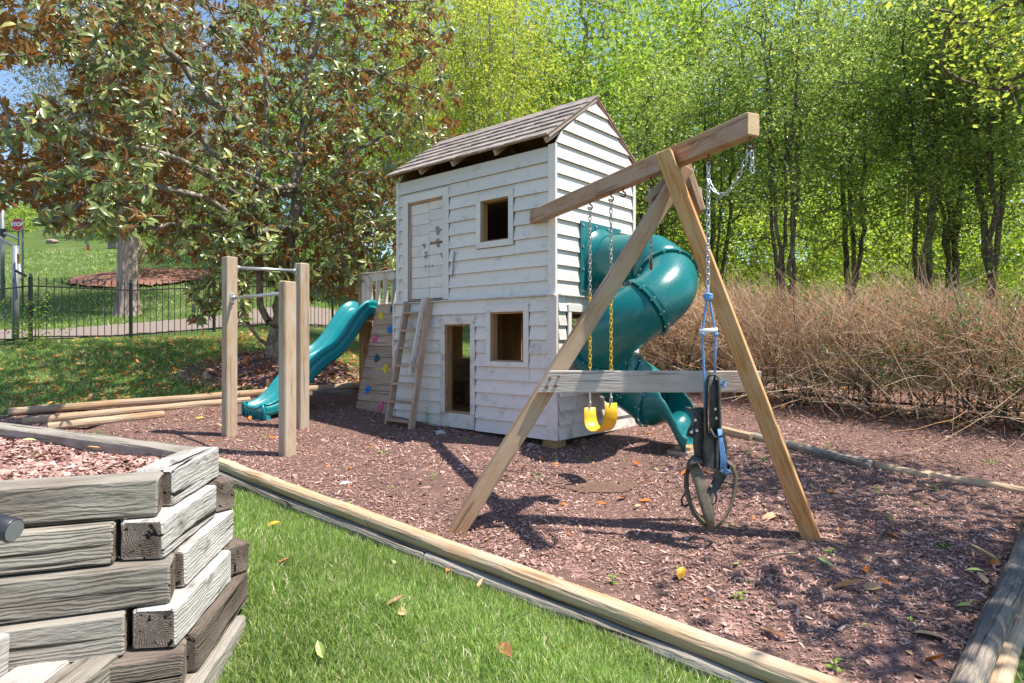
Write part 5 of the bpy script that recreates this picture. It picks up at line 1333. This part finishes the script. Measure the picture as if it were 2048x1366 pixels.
dcam = np.linalg.norm(back_-np.array([0,0,CH]), axis=1); app = LS/dcam; inv = (np.abs(back_[:, 0])/back_[:, 1] < .78); app = np.where(inv, app, 0)
# the 300 leaves that show largest are leaves of their own
top = np.argsort(-app)[:300]; rest = np.setdiff1d(np.arange(n), top)
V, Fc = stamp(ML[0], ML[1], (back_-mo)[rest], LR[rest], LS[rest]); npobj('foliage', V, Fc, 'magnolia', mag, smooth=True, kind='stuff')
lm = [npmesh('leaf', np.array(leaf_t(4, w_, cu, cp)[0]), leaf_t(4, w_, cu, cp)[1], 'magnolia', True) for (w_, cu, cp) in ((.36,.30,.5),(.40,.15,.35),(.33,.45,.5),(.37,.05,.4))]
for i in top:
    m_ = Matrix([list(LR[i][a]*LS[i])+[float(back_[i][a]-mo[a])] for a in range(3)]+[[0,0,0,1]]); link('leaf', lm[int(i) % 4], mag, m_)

# --- evergreen hollies behind the hedge
hol_m = []
def bushy(px, Y, top, rad, nT, per, size, m, lab, name='holly_tree', stems=4, zlow=1.5, barkm='bark_dark', spread=.20, group=None, cat='tree', lean=.5, r0=.11, zfull=2.6, up=.5, seedz=0):
    x = (px-1024)/F*Y; z0 = gz(x, Y); o = thing(name, lab, cat, (x, Y, z0), group=group); off = np.array((x, Y, z0))
    sk = [((x, Y, z0-.1), -1), ((x, Y, z0+.25), 0)]
    for s in range(stems):
        a = s*2*math.pi/stems+random.uniform(-.5, .5); rr = rad*lean*random.uniform(.5, 1.0); prev = 1; ph = random.uniform(0, 6)
        for k in range(1, 9):
            f = k/8; sk.append(((x+math.cos(a)*rr*f**.8+.035*math.sin(ph+k*1.3)+random.gauss(0,.02), Y+math.sin(a)*rr*f**.8+random.gauss(0,.04), z0+.2+f*(top-z0)*.86), prev)); prev = len(sk)-1
    zc = (top+zlow)/2; T = shell_targets(nT, (x, Y, zc+.3), (rad, rad, (top-zlow)/2+.4), .25, zlow+.0)
    wob = 1+.25*np.sin(T[:, 2]*2.1+px)+.15*np.sin(T[:, 2]*5.3); T[:, 0] = x+(T[:, 0]-x)*wob; 
    T = T[(rng.random(len(T)) < np.clip((T[:, 2]-zlow)/(zfull-zlow+1e-3), .25, 1))]
    nodes, par, tips = grow(sk, T, .5); r = radii(nodes, par, r0, .0035, 1.95); put_wood(o, off, nodes, par, r, barkm, .03)
    leafcloud(T, per, spread, size, m, 'crown', o, off, up=up, kind='stuff'); return o
hd = [(1205,15.0,5.6,1.15,150,'narrow holly just right of the playhouse roof'),(1310,14.2,6.6,1.3,230,'holly whose crown rises behind the top of the swing beam'),(1430,14.8,7.6,1.4,250,'holly seen between the swing legs, bright top'),
      (1570,13.2,8.4,1.45,300,'multi-stemmed dark holly just right of the swing beam end'),(1700,14.5,8.6,1.4,260,'holly with thin leafy stems in the middle of the right side'),(1850,12.8,8.9,1.3,270,'tall holly with a crooked single dark trunk at right'),(1905,13.4,9.1,1.2,200,'holly standing close behind the crooked trunk at right'),
      (1985,12.2,9.0,1.35,280,'thick-trunked holly nearest the right edge'),(2120,11.6,8.6,1.4,220,'holly cut off by the right edge of the picture')]
for i, (px, Y, tp, rd, nT, lab) in enumerate(hd):
    bushy(px, Y, tp, rd*1.12, int(nT*2.0), 42, .078, 'holly', lab, stems=3 if px in (1850,) else random.choice([3,4,5]), zlow=1.7 if px > 1400 else 1.2, group='hollies behind the dead hedge', lean=.35, r0=.095, spread=.14, zfull=5.5)

# --- bright deciduous trees farther back
def decid(px, Y, top, rad, nT, per, size, m, lab, zlow=2.5, barkm='bark_pale', name='broadleaf_tree', r0=.25, spread=.45, group='bright green trees in the background'):
    x = (px-1024)/F*Y; z0 = gz(x, Y); o = thing(name, lab, 'tree', (x, Y, z0), group=group); off = np.array((x, Y, z0))
    sk = [((x, Y, z0-.2), -1)]
    for k in range(1, 9): sk.append(((x+random.gauss(0,.12), Y+random.gauss(0,.12), z0+k*(top-z0)*.1), len(sk)-1))
    T = shell_targets(nT, (x, Y, (top+zlow)/2), (rad, rad, (top-zlow)/2), .35, zlow)
    nodes, par, tips = grow(sk, T, .9); r = radii(nodes, par, r0, .006, 1.9); put_wood(o, off, nodes, par, r, barkm, .05)
    leafcloud(T, per, spread, size, m, 'crown', o, off, up=.4, kind='stuff')
for a in [(1165,24,15,3.6,300,56,.15,'bright','bright green broadleaf tree above the playhouse gable'),(1400,27,17,4.4,330,50,.16,'bright','tall bright green tree behind the beam end at the top'),(1640,26,17,4.4,300,46,.16,'bright','fresh green tree filling the gaps above the middle hollies'),
          (1900,25,17,4.4,300,46,.16,'bright','fresh green tree behind the crooked dark trunk'),(2170,23,16,4.2,220,46,.16,'bright','fresh green tree behind the right edge'),(300,50,17,5.5,240,44,.24,'bright','green tree on the hill behind the pale cedar'),(1290,36,21,5.5,260,46,.21,'bright','highest bright green tree behind the gable peak'),(1780,38,21,5.5,260,46,.21,'bright','highest bright tree behind the right hollies'),(930,33,25,5.5,330,46,.2,'yellowgreen','yellow green tree high behind the playhouse roof'),
          (700,31,21,5.4,300,50,.19,'bright','green tree showing behind the right half of the magnolia'),(540,36,17,4.2,230,44,.19,'bright','green tree showing behind the magnolia trunks'),(-90,52,16.5,6.5,260,44,.26,'bright','rounded green tree on the skyline at the far left'),(160,70,21,7,200,40,.32,'bright','distant green tree above the hillside houses'),(420,64,22,6,200,40,.3,'bright','distant green tree behind the pale hillside house')]:
    a = list(a); a[5] = int(a[5]*1.35); a[6] *= 1.3; decid(*a, spread=.6)
# undergrowth row behind the hollies
for a in [(1250,19,4.8,2.5),(1420,18.5,5.0,2.6),(1590,18,5.2,2.6),(1760,18,5.0,2.6),(1930,17,5.0,2.6),(2110,16,4.9,2.6)]:
    lab = {1250:'leafy undergrowth bush seen past the tube slide',1420:'leafy undergrowth bush between the swing legs',1590:'leafy undergrowth bush right of the yellow leg',1760:'sunlit undergrowth bush between the thin dark trunks',1930:'sunlit undergrowth bush behind the thick dark trunk',2110:'undergrowth bush at the right edge'}[a[0]]
    bushy(a[0], a[1], a[2], a[3], 210, 42, .14, 'bushleaf', lab, name='shrub', stems=4, zlow=.4, zfull=.6, spread=.28, group='undergrowth beyond the hollies', cat='bush', r0=.05, lean=.6)
# --- pale multi-stem tree behind the playhouse
def multistem(px, Y, top, fan, n_, lab):
    x = (px-1024)/F*Y; z0 = gz(x, Y); o = thing('multistem_tree', lab, 'tree', (x, Y, z0)); off = np.array((x, Y, z0)); sk = [((x, Y, z0-.1), -1)]
    for s in range(n_):
        a = random.uniform(0, 6.28); rr = fan*random.uniform(.3, 1); prev = 0
        for k in range(1, 10):
            f = k/9; sk.append(((x+math.cos(a)*rr*f**1.1+random.gauss(0,.03), Y+math.sin(a)*rr*f*.8+random.gauss(0,.03), z0+f*(top-z0)*.93), prev)); prev = len(sk)-1
    T = shell_targets(330, (x, Y, (top+3.2)/2), (fan*1.15, fan*1.0, (top-3.2)/2), .15, 3.4)
    nodes, par, tips = grow(sk, T, .5); r = radii(nodes, par, .10, .007, 2.0); put_wood(o, off, nodes, par, np.minimum(r, .045), 'bark_pale', .03)
    leafcloud(T, 60, .28, .09, 'yellowgreen', 'crown', o, off, up=.4, kind='stuff')
multistem(985, 16.5, 11.5, 1.5, 16, 'upright many-stemmed tree with yellow green leaves behind the roof')
multistem(860, 18.5, 12, 1.6, 13, 'pale many-stemmed tree left of the roof behind magnolia branches')
# --- cedar with the pale trunk
cb_ = gr(256, 630); cx_, cy_ = cb_.x, cb_.y; ced = thing('cedar_tree', 'tall cedar with a pale fluted trunk beyond the fence on the left', 'tree', cb_); coff = np.array(cb_)
pts = [(cx_, cy_, cb_.z-.1), (cx_, cy_, cb_.z+.15), (cx_+.01, cy_, cb_.z+.6), (cx_, cy_, cb_.z+1.6), (cx_+.03, cy_, cb_.z+3.4), (cx_+.0, cy_, cb_.z+6), (cx_+.1, cy_, cb_.z+9), (cx_+.1, cy_, cb_.z+13)]
V = []; Fc = []; sd_ = 40; rr = [.46,.38,.33,.295,.27,.22,.15,.06]
for i, p in enumerate(pts):
    for k in range(sd_):
        a = 2*math.pi*k/sd_; rad = rr[i]*(1+.07*math.sin(a*7+i*.4)+.05*math.sin(a*12+1+i*.2)+.03*math.sin(a*19)); V.append((p[0]-cx_+rad*math.cos(a), p[1]-cy_+rad*math.sin(a), p[2]-cb_.z))
for i in range(len(pts)-1):
    for k in range(sd_): Fc.append((i*sd_+k, i*sd_+(k+1) % sd_, (i+1)*sd_+(k+1) % sd_, (i+1)*sd_+k))
pyobj('trunk', V, Fc, 'bark_cedar', ced, smooth=True)
sk = [(pts[i], i-1) for i in range(3, 8)]; sk = [(p, i-1) for i, (p, _) in enumerate(sk)]
T = shell_targets(300, (cx_, cy_, 9.4), (3.7, 3.5, 4.9), .2, 5.2)
nodes, par, tips = grow(sk, T, .5); r = radii(nodes, par, .08, .010, 2.1); V1, F1, V2, F2 = branch_mesh(nodes, par, np.minimum(r, .06)); npobj('branches', V1-coff, [F1], 'bark_cedar', ced, smooth=True, kind='stuff'); npobj('limbs', V2-coff, [F2], 'bark_cedar', ced, smooth=True)
leafcloud(T, 120, .38, .17, 'cedar', 'crown', ced, coff, up=.2, asp=.5, kind='stuff')
decid(276, 27.5, 9.5, 2.6, 110, 36, .13, 'bright', 'small leaning tree standing in the hillside mulch ring', zlow=4.6, name='small_tree', r0=.20, group=None)
# --- maple reaching in from the right
def offtree(x, y, crown, rad, nT, per, size, m, lab, r0=.14):
    z0 = gz(x, y); o = thing('maple_tree', lab, 'tree', (x, y, z0)); off = np.array((x, y, z0)); sk = [((x, y, z0-.1), -1)]
    for k in range(1, 8): sk.append(((x+(crown[0]-x)*.7*(k/7)**1.5, y+(crown[1]-y)*.7*(k/7)**1.5, z0+k*(crown[2]-z0)*.14), len(sk)-1))
    T = shell_targets(nT, crown, rad, .2, 2.4)
    nodes, par, tips = grow(sk, T, .45); r = np.minimum(radii(nodes, par, r0, .003, 1.7), np.where(nodes[:, 2] > 3.2, .03, .2)); put_wood(o, off, nodes, par, r, 'bark_dark', .04)
    leafcloud(T, per, .20, size, m, 'crown', o, off, up=1.1, flat=.35, asp=1.25, kind='stuff')
offtree(6.9, 5.2, (5.0, 5.7, 4.25), (1.35, 1.2, 1.15), 130, 30, .07, 'yellowgreen', 'maple reaching in at the top right with yellow green layered leaves')
offtree(8.2, 2.2, (6.1, 3.2, 6.1), (1.75, 1.7, .8), 75, 42, .13, 'yellowgreen', 'maple outside the right edge that dapples the mulch with shade', .12)

# ------------------------------------------------------------ dead hedge
hg = thing('dead_hedge', 'brown leafless hedge of tangled dry twigs along the right side', 'hedge', (5.5, 8.8, gz(5.5, 8.8))); hof = np.array(hg.location)
HLN = np.array([(2.05,12.6),(3.3,11.2),(4.2,9.9),(5.2,8.9),(6.6,8.0),(8.4,7.3),(10.5,6.6)])
seglen = np.r_[0, np.cumsum(np.linalg.norm(np.diff(HLN, axis=0), axis=1))]
def hpt(s): return np.stack([np.interp(s, seglen, HLN[:, 0]), np.interp(s, seglen, HLN[:, 1])], 1)
def twigs(n, z0r, z1r, ln, spread, rad, updir, halfw, k=5, curve=.25, face=0):
    s = rng.uniform(0, seglen[-1], n); c = hpt(s); o = rng.normal(0, halfw, (n, 2)); P0 = np.stack([c[:, 0]+o[:, 0], c[:, 1]+o[:, 1], np.zeros(n)], 1)
    P0[:, 2] = HT(P0[:, 0], P0[:, 1])+rng.uniform(z0r, z1r, n)
    d = rng.normal(0, spread, (n, 3)); d[:, 2] = d[:, 2]*.5+updir; P0[:, 2] -= (z1r > 1)*(.06+.09*np.sin(s*2.3)+.07*np.sin(s*5.9+1)+.05*np.sin(s*11)); d /= np.linalg.norm(d, axis=1, keepdims=True)
    L = ln*rng.uniform(.5, 1.4, n); b = rng.normal(0, 1, (n, 3))*curve; f = np.linspace(0, 1, k)
    P = P0[:, None]+d[:, None]*(L[:, None]*f)[:, :, None]+(b*L[:, None])[:, None]*((f**2)[None, :, None])+rng.normal(0, .012, (n, k, 3))*(f > 0)[None, :, None]
    R = rad*rng.uniform(.6, 1.4, n)[:, None]*(1-.65*f)[None]
    gzz = HT(P[:, :, 0], P[:, :, 1]); P[:, :, 2] = np.maximum(P[:, :, 2], gzz+.01)
    return strands(P, R, 3)
V, q = twigs(300, -.05, .0, 1.1, .55, .013, 1.0, .22, 6, .2); npobj('stems', V-hof, [q], 'bark_dark', hg, smooth=True, kind='stuff')
V, q = twigs(8200, .50, 1.35, .60, .8, .0040, .75, .36, 4, .28); npobj('twigs', V-hof, [q], 'drytwig', hg, smooth=True, kind='stuff')
V, q = twigs(8800, 1.0, 1.62, .34, .6, .0036, 1.2, .38, 4, .15); npobj('twigs', V-hof, [q], 'drytwig', hg, smooth=True, kind='stuff')
V, q = twigs(420, .0, .5, .95, .8, .0095, .7, .38, 6, .4); npobj('canes', V-hof, [q], 'drytwig', hg, smooth=True, kind='stuff')
V, q = twigs(1200, .1, .9, .90, 1.3, .0055, .0, .42, 6, .5); npobj('twigs', V-hof, [q], 'drytwig', hg, smooth=True, kind='stuff')
s = rng.uniform(.8, seglen[-1], 2600); c = hpt(s)+rng.normal(0, .34, (2600, 2)); Pz = np.stack([c[:, 0], c[:, 1], HT(c[:, 0], c[:, 1])+rng.uniform(.6, 1.75, 2600)], 1)
V, Fc = stamp(DL[0], DL[1], Pz-hof, rots(rng.normal(0, 1, (2600, 3)), rng.uniform(0, 6.28, 2600)), rng.uniform(.03, .075, 2600)); npobj('dry_leaves', V, Fc, 'deadleaf', hg, kind='stuff')
gh = thing('green_shrub', 'straggly green shrub growing through the hedge at the right edge', 'bush', (6.5, 7.7, gz(6.5, 7.7))); gof = np.array(gh.location)
s = seglen[-1]*rng.beta(5, 2.2, 300); c = hpt(s)+rng.normal(0, .28, (300, 2))-np.array([.15,.25]); Tg = np.stack([c[:, 0], c[:, 1], HT(c[:, 0], c[:, 1])+rng.uniform(.5, 1.75, 300)], 1)
leafcloud(Tg, 20, .10, .062, 'hedge_leaf', 'leaves', gh, gof, up=.6, kind='stuff')
nodes, par, tips = grow([((6.3,7.85,gz(6.3,7.85)-.05),-1),((6.3,7.85,.5),0),((7.4,7.4,.5),0),((5.4,8.5,.6),0)], Tg, .3); r = radii(nodes, par, .03, .004); V1, F1, V2, F2 = branch_mesh(nodes, par, np.minimum(r, .02)); npobj('stems', V1-gof, [F1], 'bark_dark', gh, kind='stuff')

# ------------------------------------------------------------ small things on the ground
lt = [npmesh('fallen_leaf', np.array(leaf_t(4, w_, cu, cp)[0]), leaf_t(4, w_, cu, cp)[1], 'deadleaf') for (w_, cu, cp) in ((.42,-.18,.5),(.46,.2,.3),(.36,-.35,.7),(.5,.1,-.4))]
def mk_leafcol(nm, c): return simple(nm, c, .45, 0, .35, .25, 30)
LC = {'orange': mk_leafcol('orange_leaf', (.62,.19,.03)), 'tan': mk_leafcol('tan_leaf', (.56,.36,.20)), 'yellow': mk_leafcol('yellow_leaf', (.72,.38,.03)), 'brown': mk_leafcol('brown_leaf', (.33,.14,.06)), 'pale green': mk_leafcol('green_leaf', (.38,.50,.16))}
lmesh = {}
for k, mm in LC.items():
    for j in range(4):
        me = lt[j].copy(); me.materials.clear(); me.materials.append(mm); lmesh[k, j] = me
LV = [(845,973,'yellow',.10,'beside the shadow left of the swing leg'),(545,1058,'yellow',.11,'on the lawn near the planter'),(1050,943,'yellow',.09,'in the sun in front of the house corner'),(1205,1012,'orange',.11,'at the left of the leaf cluster by the bare soil'),(1247,1005,'orange',.13,'standing upright in the leaf cluster by the bare soil'),
 (1290,1008,'orange',.12,'at the right of the leaf cluster by the bare soil'),(1275,1022,'tan',.09,'lowest in the leaf cluster by the bare soil'),(1128,1013,'orange',.09,'small and square below the bare soil'),(842,1033,'brown',.06,'between log edging and left swing leg'),(760,908,'tan',.10,'in the sun below the ladder'),
 (1082,925,'orange',.08,'under the playhouse corner shadow'),(1110,932,'orange',.07,'right of the leaf under the corner shadow'),(1372,953,'orange',.12,'left of the horse swing straps'),(1415,950,'orange',.10,'between the horse swing straps'),(1274,935,'orange',.10,'in the sun left of the horse swing'),(1547,983,'tan',.13,'left of the right swing leg'),
 (1362,1163,'yellow',.13,'alone in the sunny foreground mulch'),(1538,1040,'tan',.13,'beside the foot of the right swing leg'),(1556,1045,'brown',.10,'touching the tan leaf by the right leg'),(1505,1042,'brown',.09,'curled, left of the right leg foot'),(1663,992,'orange',.08,'right of the swing leg in shade'),(1780,1077,'orange',.13,'right of the swing leg foot, long and thin'),
 (1735,1157,'orange',.10,'upper of two small ones in the lower right mulch'),(1768,1172,'orange',.08,'lower of two small ones in the lower right mulch'),(1700,1190,'tan',.20,'big and curled in the lower right mulch'),(1740,1186,'tan',.16,'partly under the big curled leaf'),(1965,1127,'tan',.20,'long and rolled beside the blackened log'),(1990,1134,'orange',.12,'under the rolled leaf by the blackened log'),
 (1962,1170,'tan',.12,'rounded, below the rolled leaf by the log'),(1862,1285,'tan',.16,'at the bottom right in the mulch'),(1872,1340,'orange',.11,'against the blackened log at the bottom'),(1820,1318,'tan',.07,'small and grey at the bottom right'),(1545,1282,'brown',.12,'near the front edging at the bottom'),(1010,1314,'brown',.14,'large on the lawn by the bottom edge'),
 (793,1222,'tan',.11,'left half of a pair on the middle of the lawn'),(803,1236,'tan',.10,'right half of a pair on the middle of the lawn'),(572,1138,'brown',.11,'on the lawn beside the planter step'),(900,1150,'orange',.11,'on the lawn below the far edging log'),(963,1185,'tan',.09,'on the lawn close under the edging log'),(430,1330,'orange',.12,'at the planter foot, bottom left'),(418,1345,'brown',.12,'lowest at the planter foot'),
 (1130,1310,'orange',.05,'tiny on the lawn near the bottom'),(510,1060,'brown',.05,'tiny on the lawn by the planter'),(655,938,'orange',.08,'near the front post of the pull-up bars'),(700,942,'orange',.06,'right of the front pull-up post'),(735,936,'orange',.07,'on the mulch in line with the ladder'),(520,882,'tan',.10,'left of the two pull-up posts'),(545,880,'orange',.10,'between the two near pull-up posts'),
 (500,842,'orange',.11,'at the left corner of the wave slide foot'),(590,845,'orange',.10,'behind the middle pull-up post'),(440,858,'tan',.10,'left of the tallest pull-up post'),(425,886,'orange',.12,'behind the planter corner'),(400,842,'yellow',.11,'next to the end of the short loose log'),(355,845,'tan',.11,'in front of the left round logs'),(420,830,'orange',.12,'below the lower left log'),
 (665,812,'orange',.10,'in the shade between slide and deck post'),(690,800,'brown',.12,'in the shade near the deck post'),(735,900,'orange',.08,'left of the ladder foot shadow edge'),(855,868,'brown',.10,'beside the tall weed by the ladder'),(920,873,'brown',.10,'under the doorstep board'),(945,872,'orange',.10,'under the doorstep board, right one'),(1300,870,'orange',.12,'near the rear foundation block'),
 (1330,862,'orange',.12,'right of the rear foundation block'),(1620,1130,'orange',.07,'in the middle of the right shade'),(1690,970,'tan',.11,'near the pale thin edging log'),(1655,1170,'orange',.06,'small in the dappled foreground'),(1480,1000,'tan',.07,'right of the horse swing'),(1232,925,'tan',.07,'left of the slide end block'),(1340,893,'orange',.09,'leaning on the slide end block'),
 (90,912,'tan',.10,'in the planter bark, largest'),(190,905,'tan',.08,'in the planter bark, middle'),(250,925,'tan',.09,'in the planter bark near the rim'),(60,885,'pale green',.06,'in the planter bark at the left'),(530,872,'pale green',.05,'by the left pull-up post'),(640,1000,'pale green',.06,'near the far front edging'),(700,1010,'pale green',.06,'on sunny mulch above the front edging'),
 (1930,1228,'pale green',.12,'with toothed edge in the lower right mulch'),(1950,1150,'pale green',.11,'just left of the rounded tan leaf'),(1650,1140,'pale green',.10,'in the shade right of the swing leg'),(1470,1135,'pale green',.10,'in the open foreground mulch'),(1312,945,'pale green',.06,'left of the horse swing loop'),(785,1135,'pale green',.11,'crumpled on the lawn below the edging'),(645,1325,'pale green',.10,'crumpled on the lawn at the bottom')]
for i, (px, py, colr, sz, where) in enumerate(LV):
    onbed = px < 300 and 865 < py < 940
    if onbed:
        Y = (CH-.64)*F/(py-HY); p = Vector(((px-1024)/F*Y, Y, .645))
    else:
        p = gr(px, py); p.z += .022 if not (py > 1050 and px < 1200 and colr != 'yellow' or px == 545) else .03
    me = lmesh[colr, i % 4]; o = bpy.data.objects.new('fallen_leaf', me); C.objects.link(o)
    o.matrix_world = Matrix.Translation(p) @ Matrix.Rotation(random.uniform(0, 6.28), 4, 'Z') @ Matrix.Rotation(random.gauss(0, .25), 4, 'X') @ Matrix.Rotation(random.gauss(-.1, .2), 4, 'Y') @ Matrix.Diagonal((sz*1.0, sz*1.0, sz*1.0, 1)) @ Matrix.Translation((-.5, 0, .1))
    tagit(o, f'{colr} fallen leaf {where}', 'leaf', 'fallen leaves on bed and lawn')
# green weeds
def weed(px, py, h, n, lab, name='weed', lv=.05):
    p = gr(px, py); o = thing(name, lab, 'weed', p, group='weeds sprouting in the mulch'); V = []; st_ = []
    pts = [(0,0,-.01), (.01*h,0,h*.5), (.03*h,.01,h)]; V, Fc = sweep(pts, [.004,.003,.002], 5); pyobj('stem', V, Fc, 'weed', o)
    c = np.array([[.02*h*(f), 0, h*f] for f in np.linspace(.15, 1, n)]); a = np.arange(n)*2.4; d = np.stack([np.cos(a), np.sin(a), np.full(n, .35)], 1)
    V, Fc = stamp(leaf_t(3, .38, .25, .3)[0], leaf_t(3, .38, .25, .3)[1], c, aimed(d, rng.normal(0, .3, n)), lv*rng.uniform(.7, 1.2, n)); npobj('leaves', V, Fc, 'weed', o)
weed(853, 858, .27, 22, 'tall bright green weed at the foot of the ladder', lv=.075)
for (px, py, h, lab) in ((932,888,.07,'seedling in front of the doorstep'),(1116,893,.05,'seedling just left of the front foundation block'),(1162,893,.07,'seedling right of the front foundation block'),(865,965,.07,'small weed beside the dark shadow end'),(1110,925,.06,'seedling in the round seat shadow'),(1175,925,.06,'seedling under the yellow swing'),(1502,912,.09,'upright sprig by the old log'),(1527,925,.06,'bright weed near the old edging log'),(1655,900,.06,'weed against the right edging log'),
    (1225,1175,.07,'yellow green seedling in the lower middle mulch'),(1478,1205,.05,'seedling in the sunny foreground'),(1460,1062,.06,'clump under the horse swing'),(1660,1118,.06,'flat weed clump right of the swing leg foot'),(1870,985,.07,'seedling at the right in light shade'),(1752,990,.07,'seedling in the shade above the right mulch'),(1778,1045,.06,'tiny weed in the dark right mulch'),(1670,1348,.07,'green clump at the bottom edge'),(528,880,.05,'weed by the slide end'),(545,832,.10,'weed growing at the slide foot')):
    weed(px, py, h, 6, lab, lv=.045)
fbp = gr(70, 690); fs = thing('fence_shrub', 'small light green shrub growing at the foot of the fence post', 'bush', fbp); leafcloud(np.array(fbp)+rng.normal(0, 1, (26, 3))*np.array([.22,.15,.22])+np.array([0,0,.35]), 12, .07, .08, 'bright', 'leaves', fs, np.array(fbp), kind='stuff'); tube('stem', [(0,0,0),(0.02,0,.5)], .01, 'bark_dark', fs)
p = gr(881, 871); rk = thing('white_stone', 'white stone on the mulch in front of the playhouse', 'stone', p); rock('stone_body', Vector((0,0,.02)), .062, 'stone', rk)
p = gr(1062, 895); rk = thing('brown_stone', 'brown stone left of the front foundation block', 'stone', p); rock('stone_body', Vector((0,0,.02)), .05, 'stone_brown', rk); rock('stone_chip', Vector((.07,-.02,.012)), .032, 'stone_brown', rk)
p = gr(690, 970); rk = thing('paper_scrap', 'crumpled white scrap on the mulch near the front edging', 'litter', p); rock('paper', Vector((0,0,.012)), .045, 'sign_white', rk, (1,.8,.35))
# a few bare sticks
for (x0, y0, x1, y1, lab) in ((965,985,1008,960,'pale thin stick on the mulch right of the left swing leg'),(1512,1125,1600,1112,'bent thin root lying in the foreground mulch'),(1560,1060,1610,1105,'thin twig by the foot of the right swing leg')):
    a, b = gr(x0, y0), gr(x1, y1); m_ = (a+b)/2+Vector((.02,.03,.03)); sk_ = thing('stick', lab, 'stick', a); tube('twig', [Vector((0,0,.02)), m_-a+Vector((0,0,.0)), b-a+Vector((0,0,.02))], .004, 'bark_pale', sk_, sides=5)
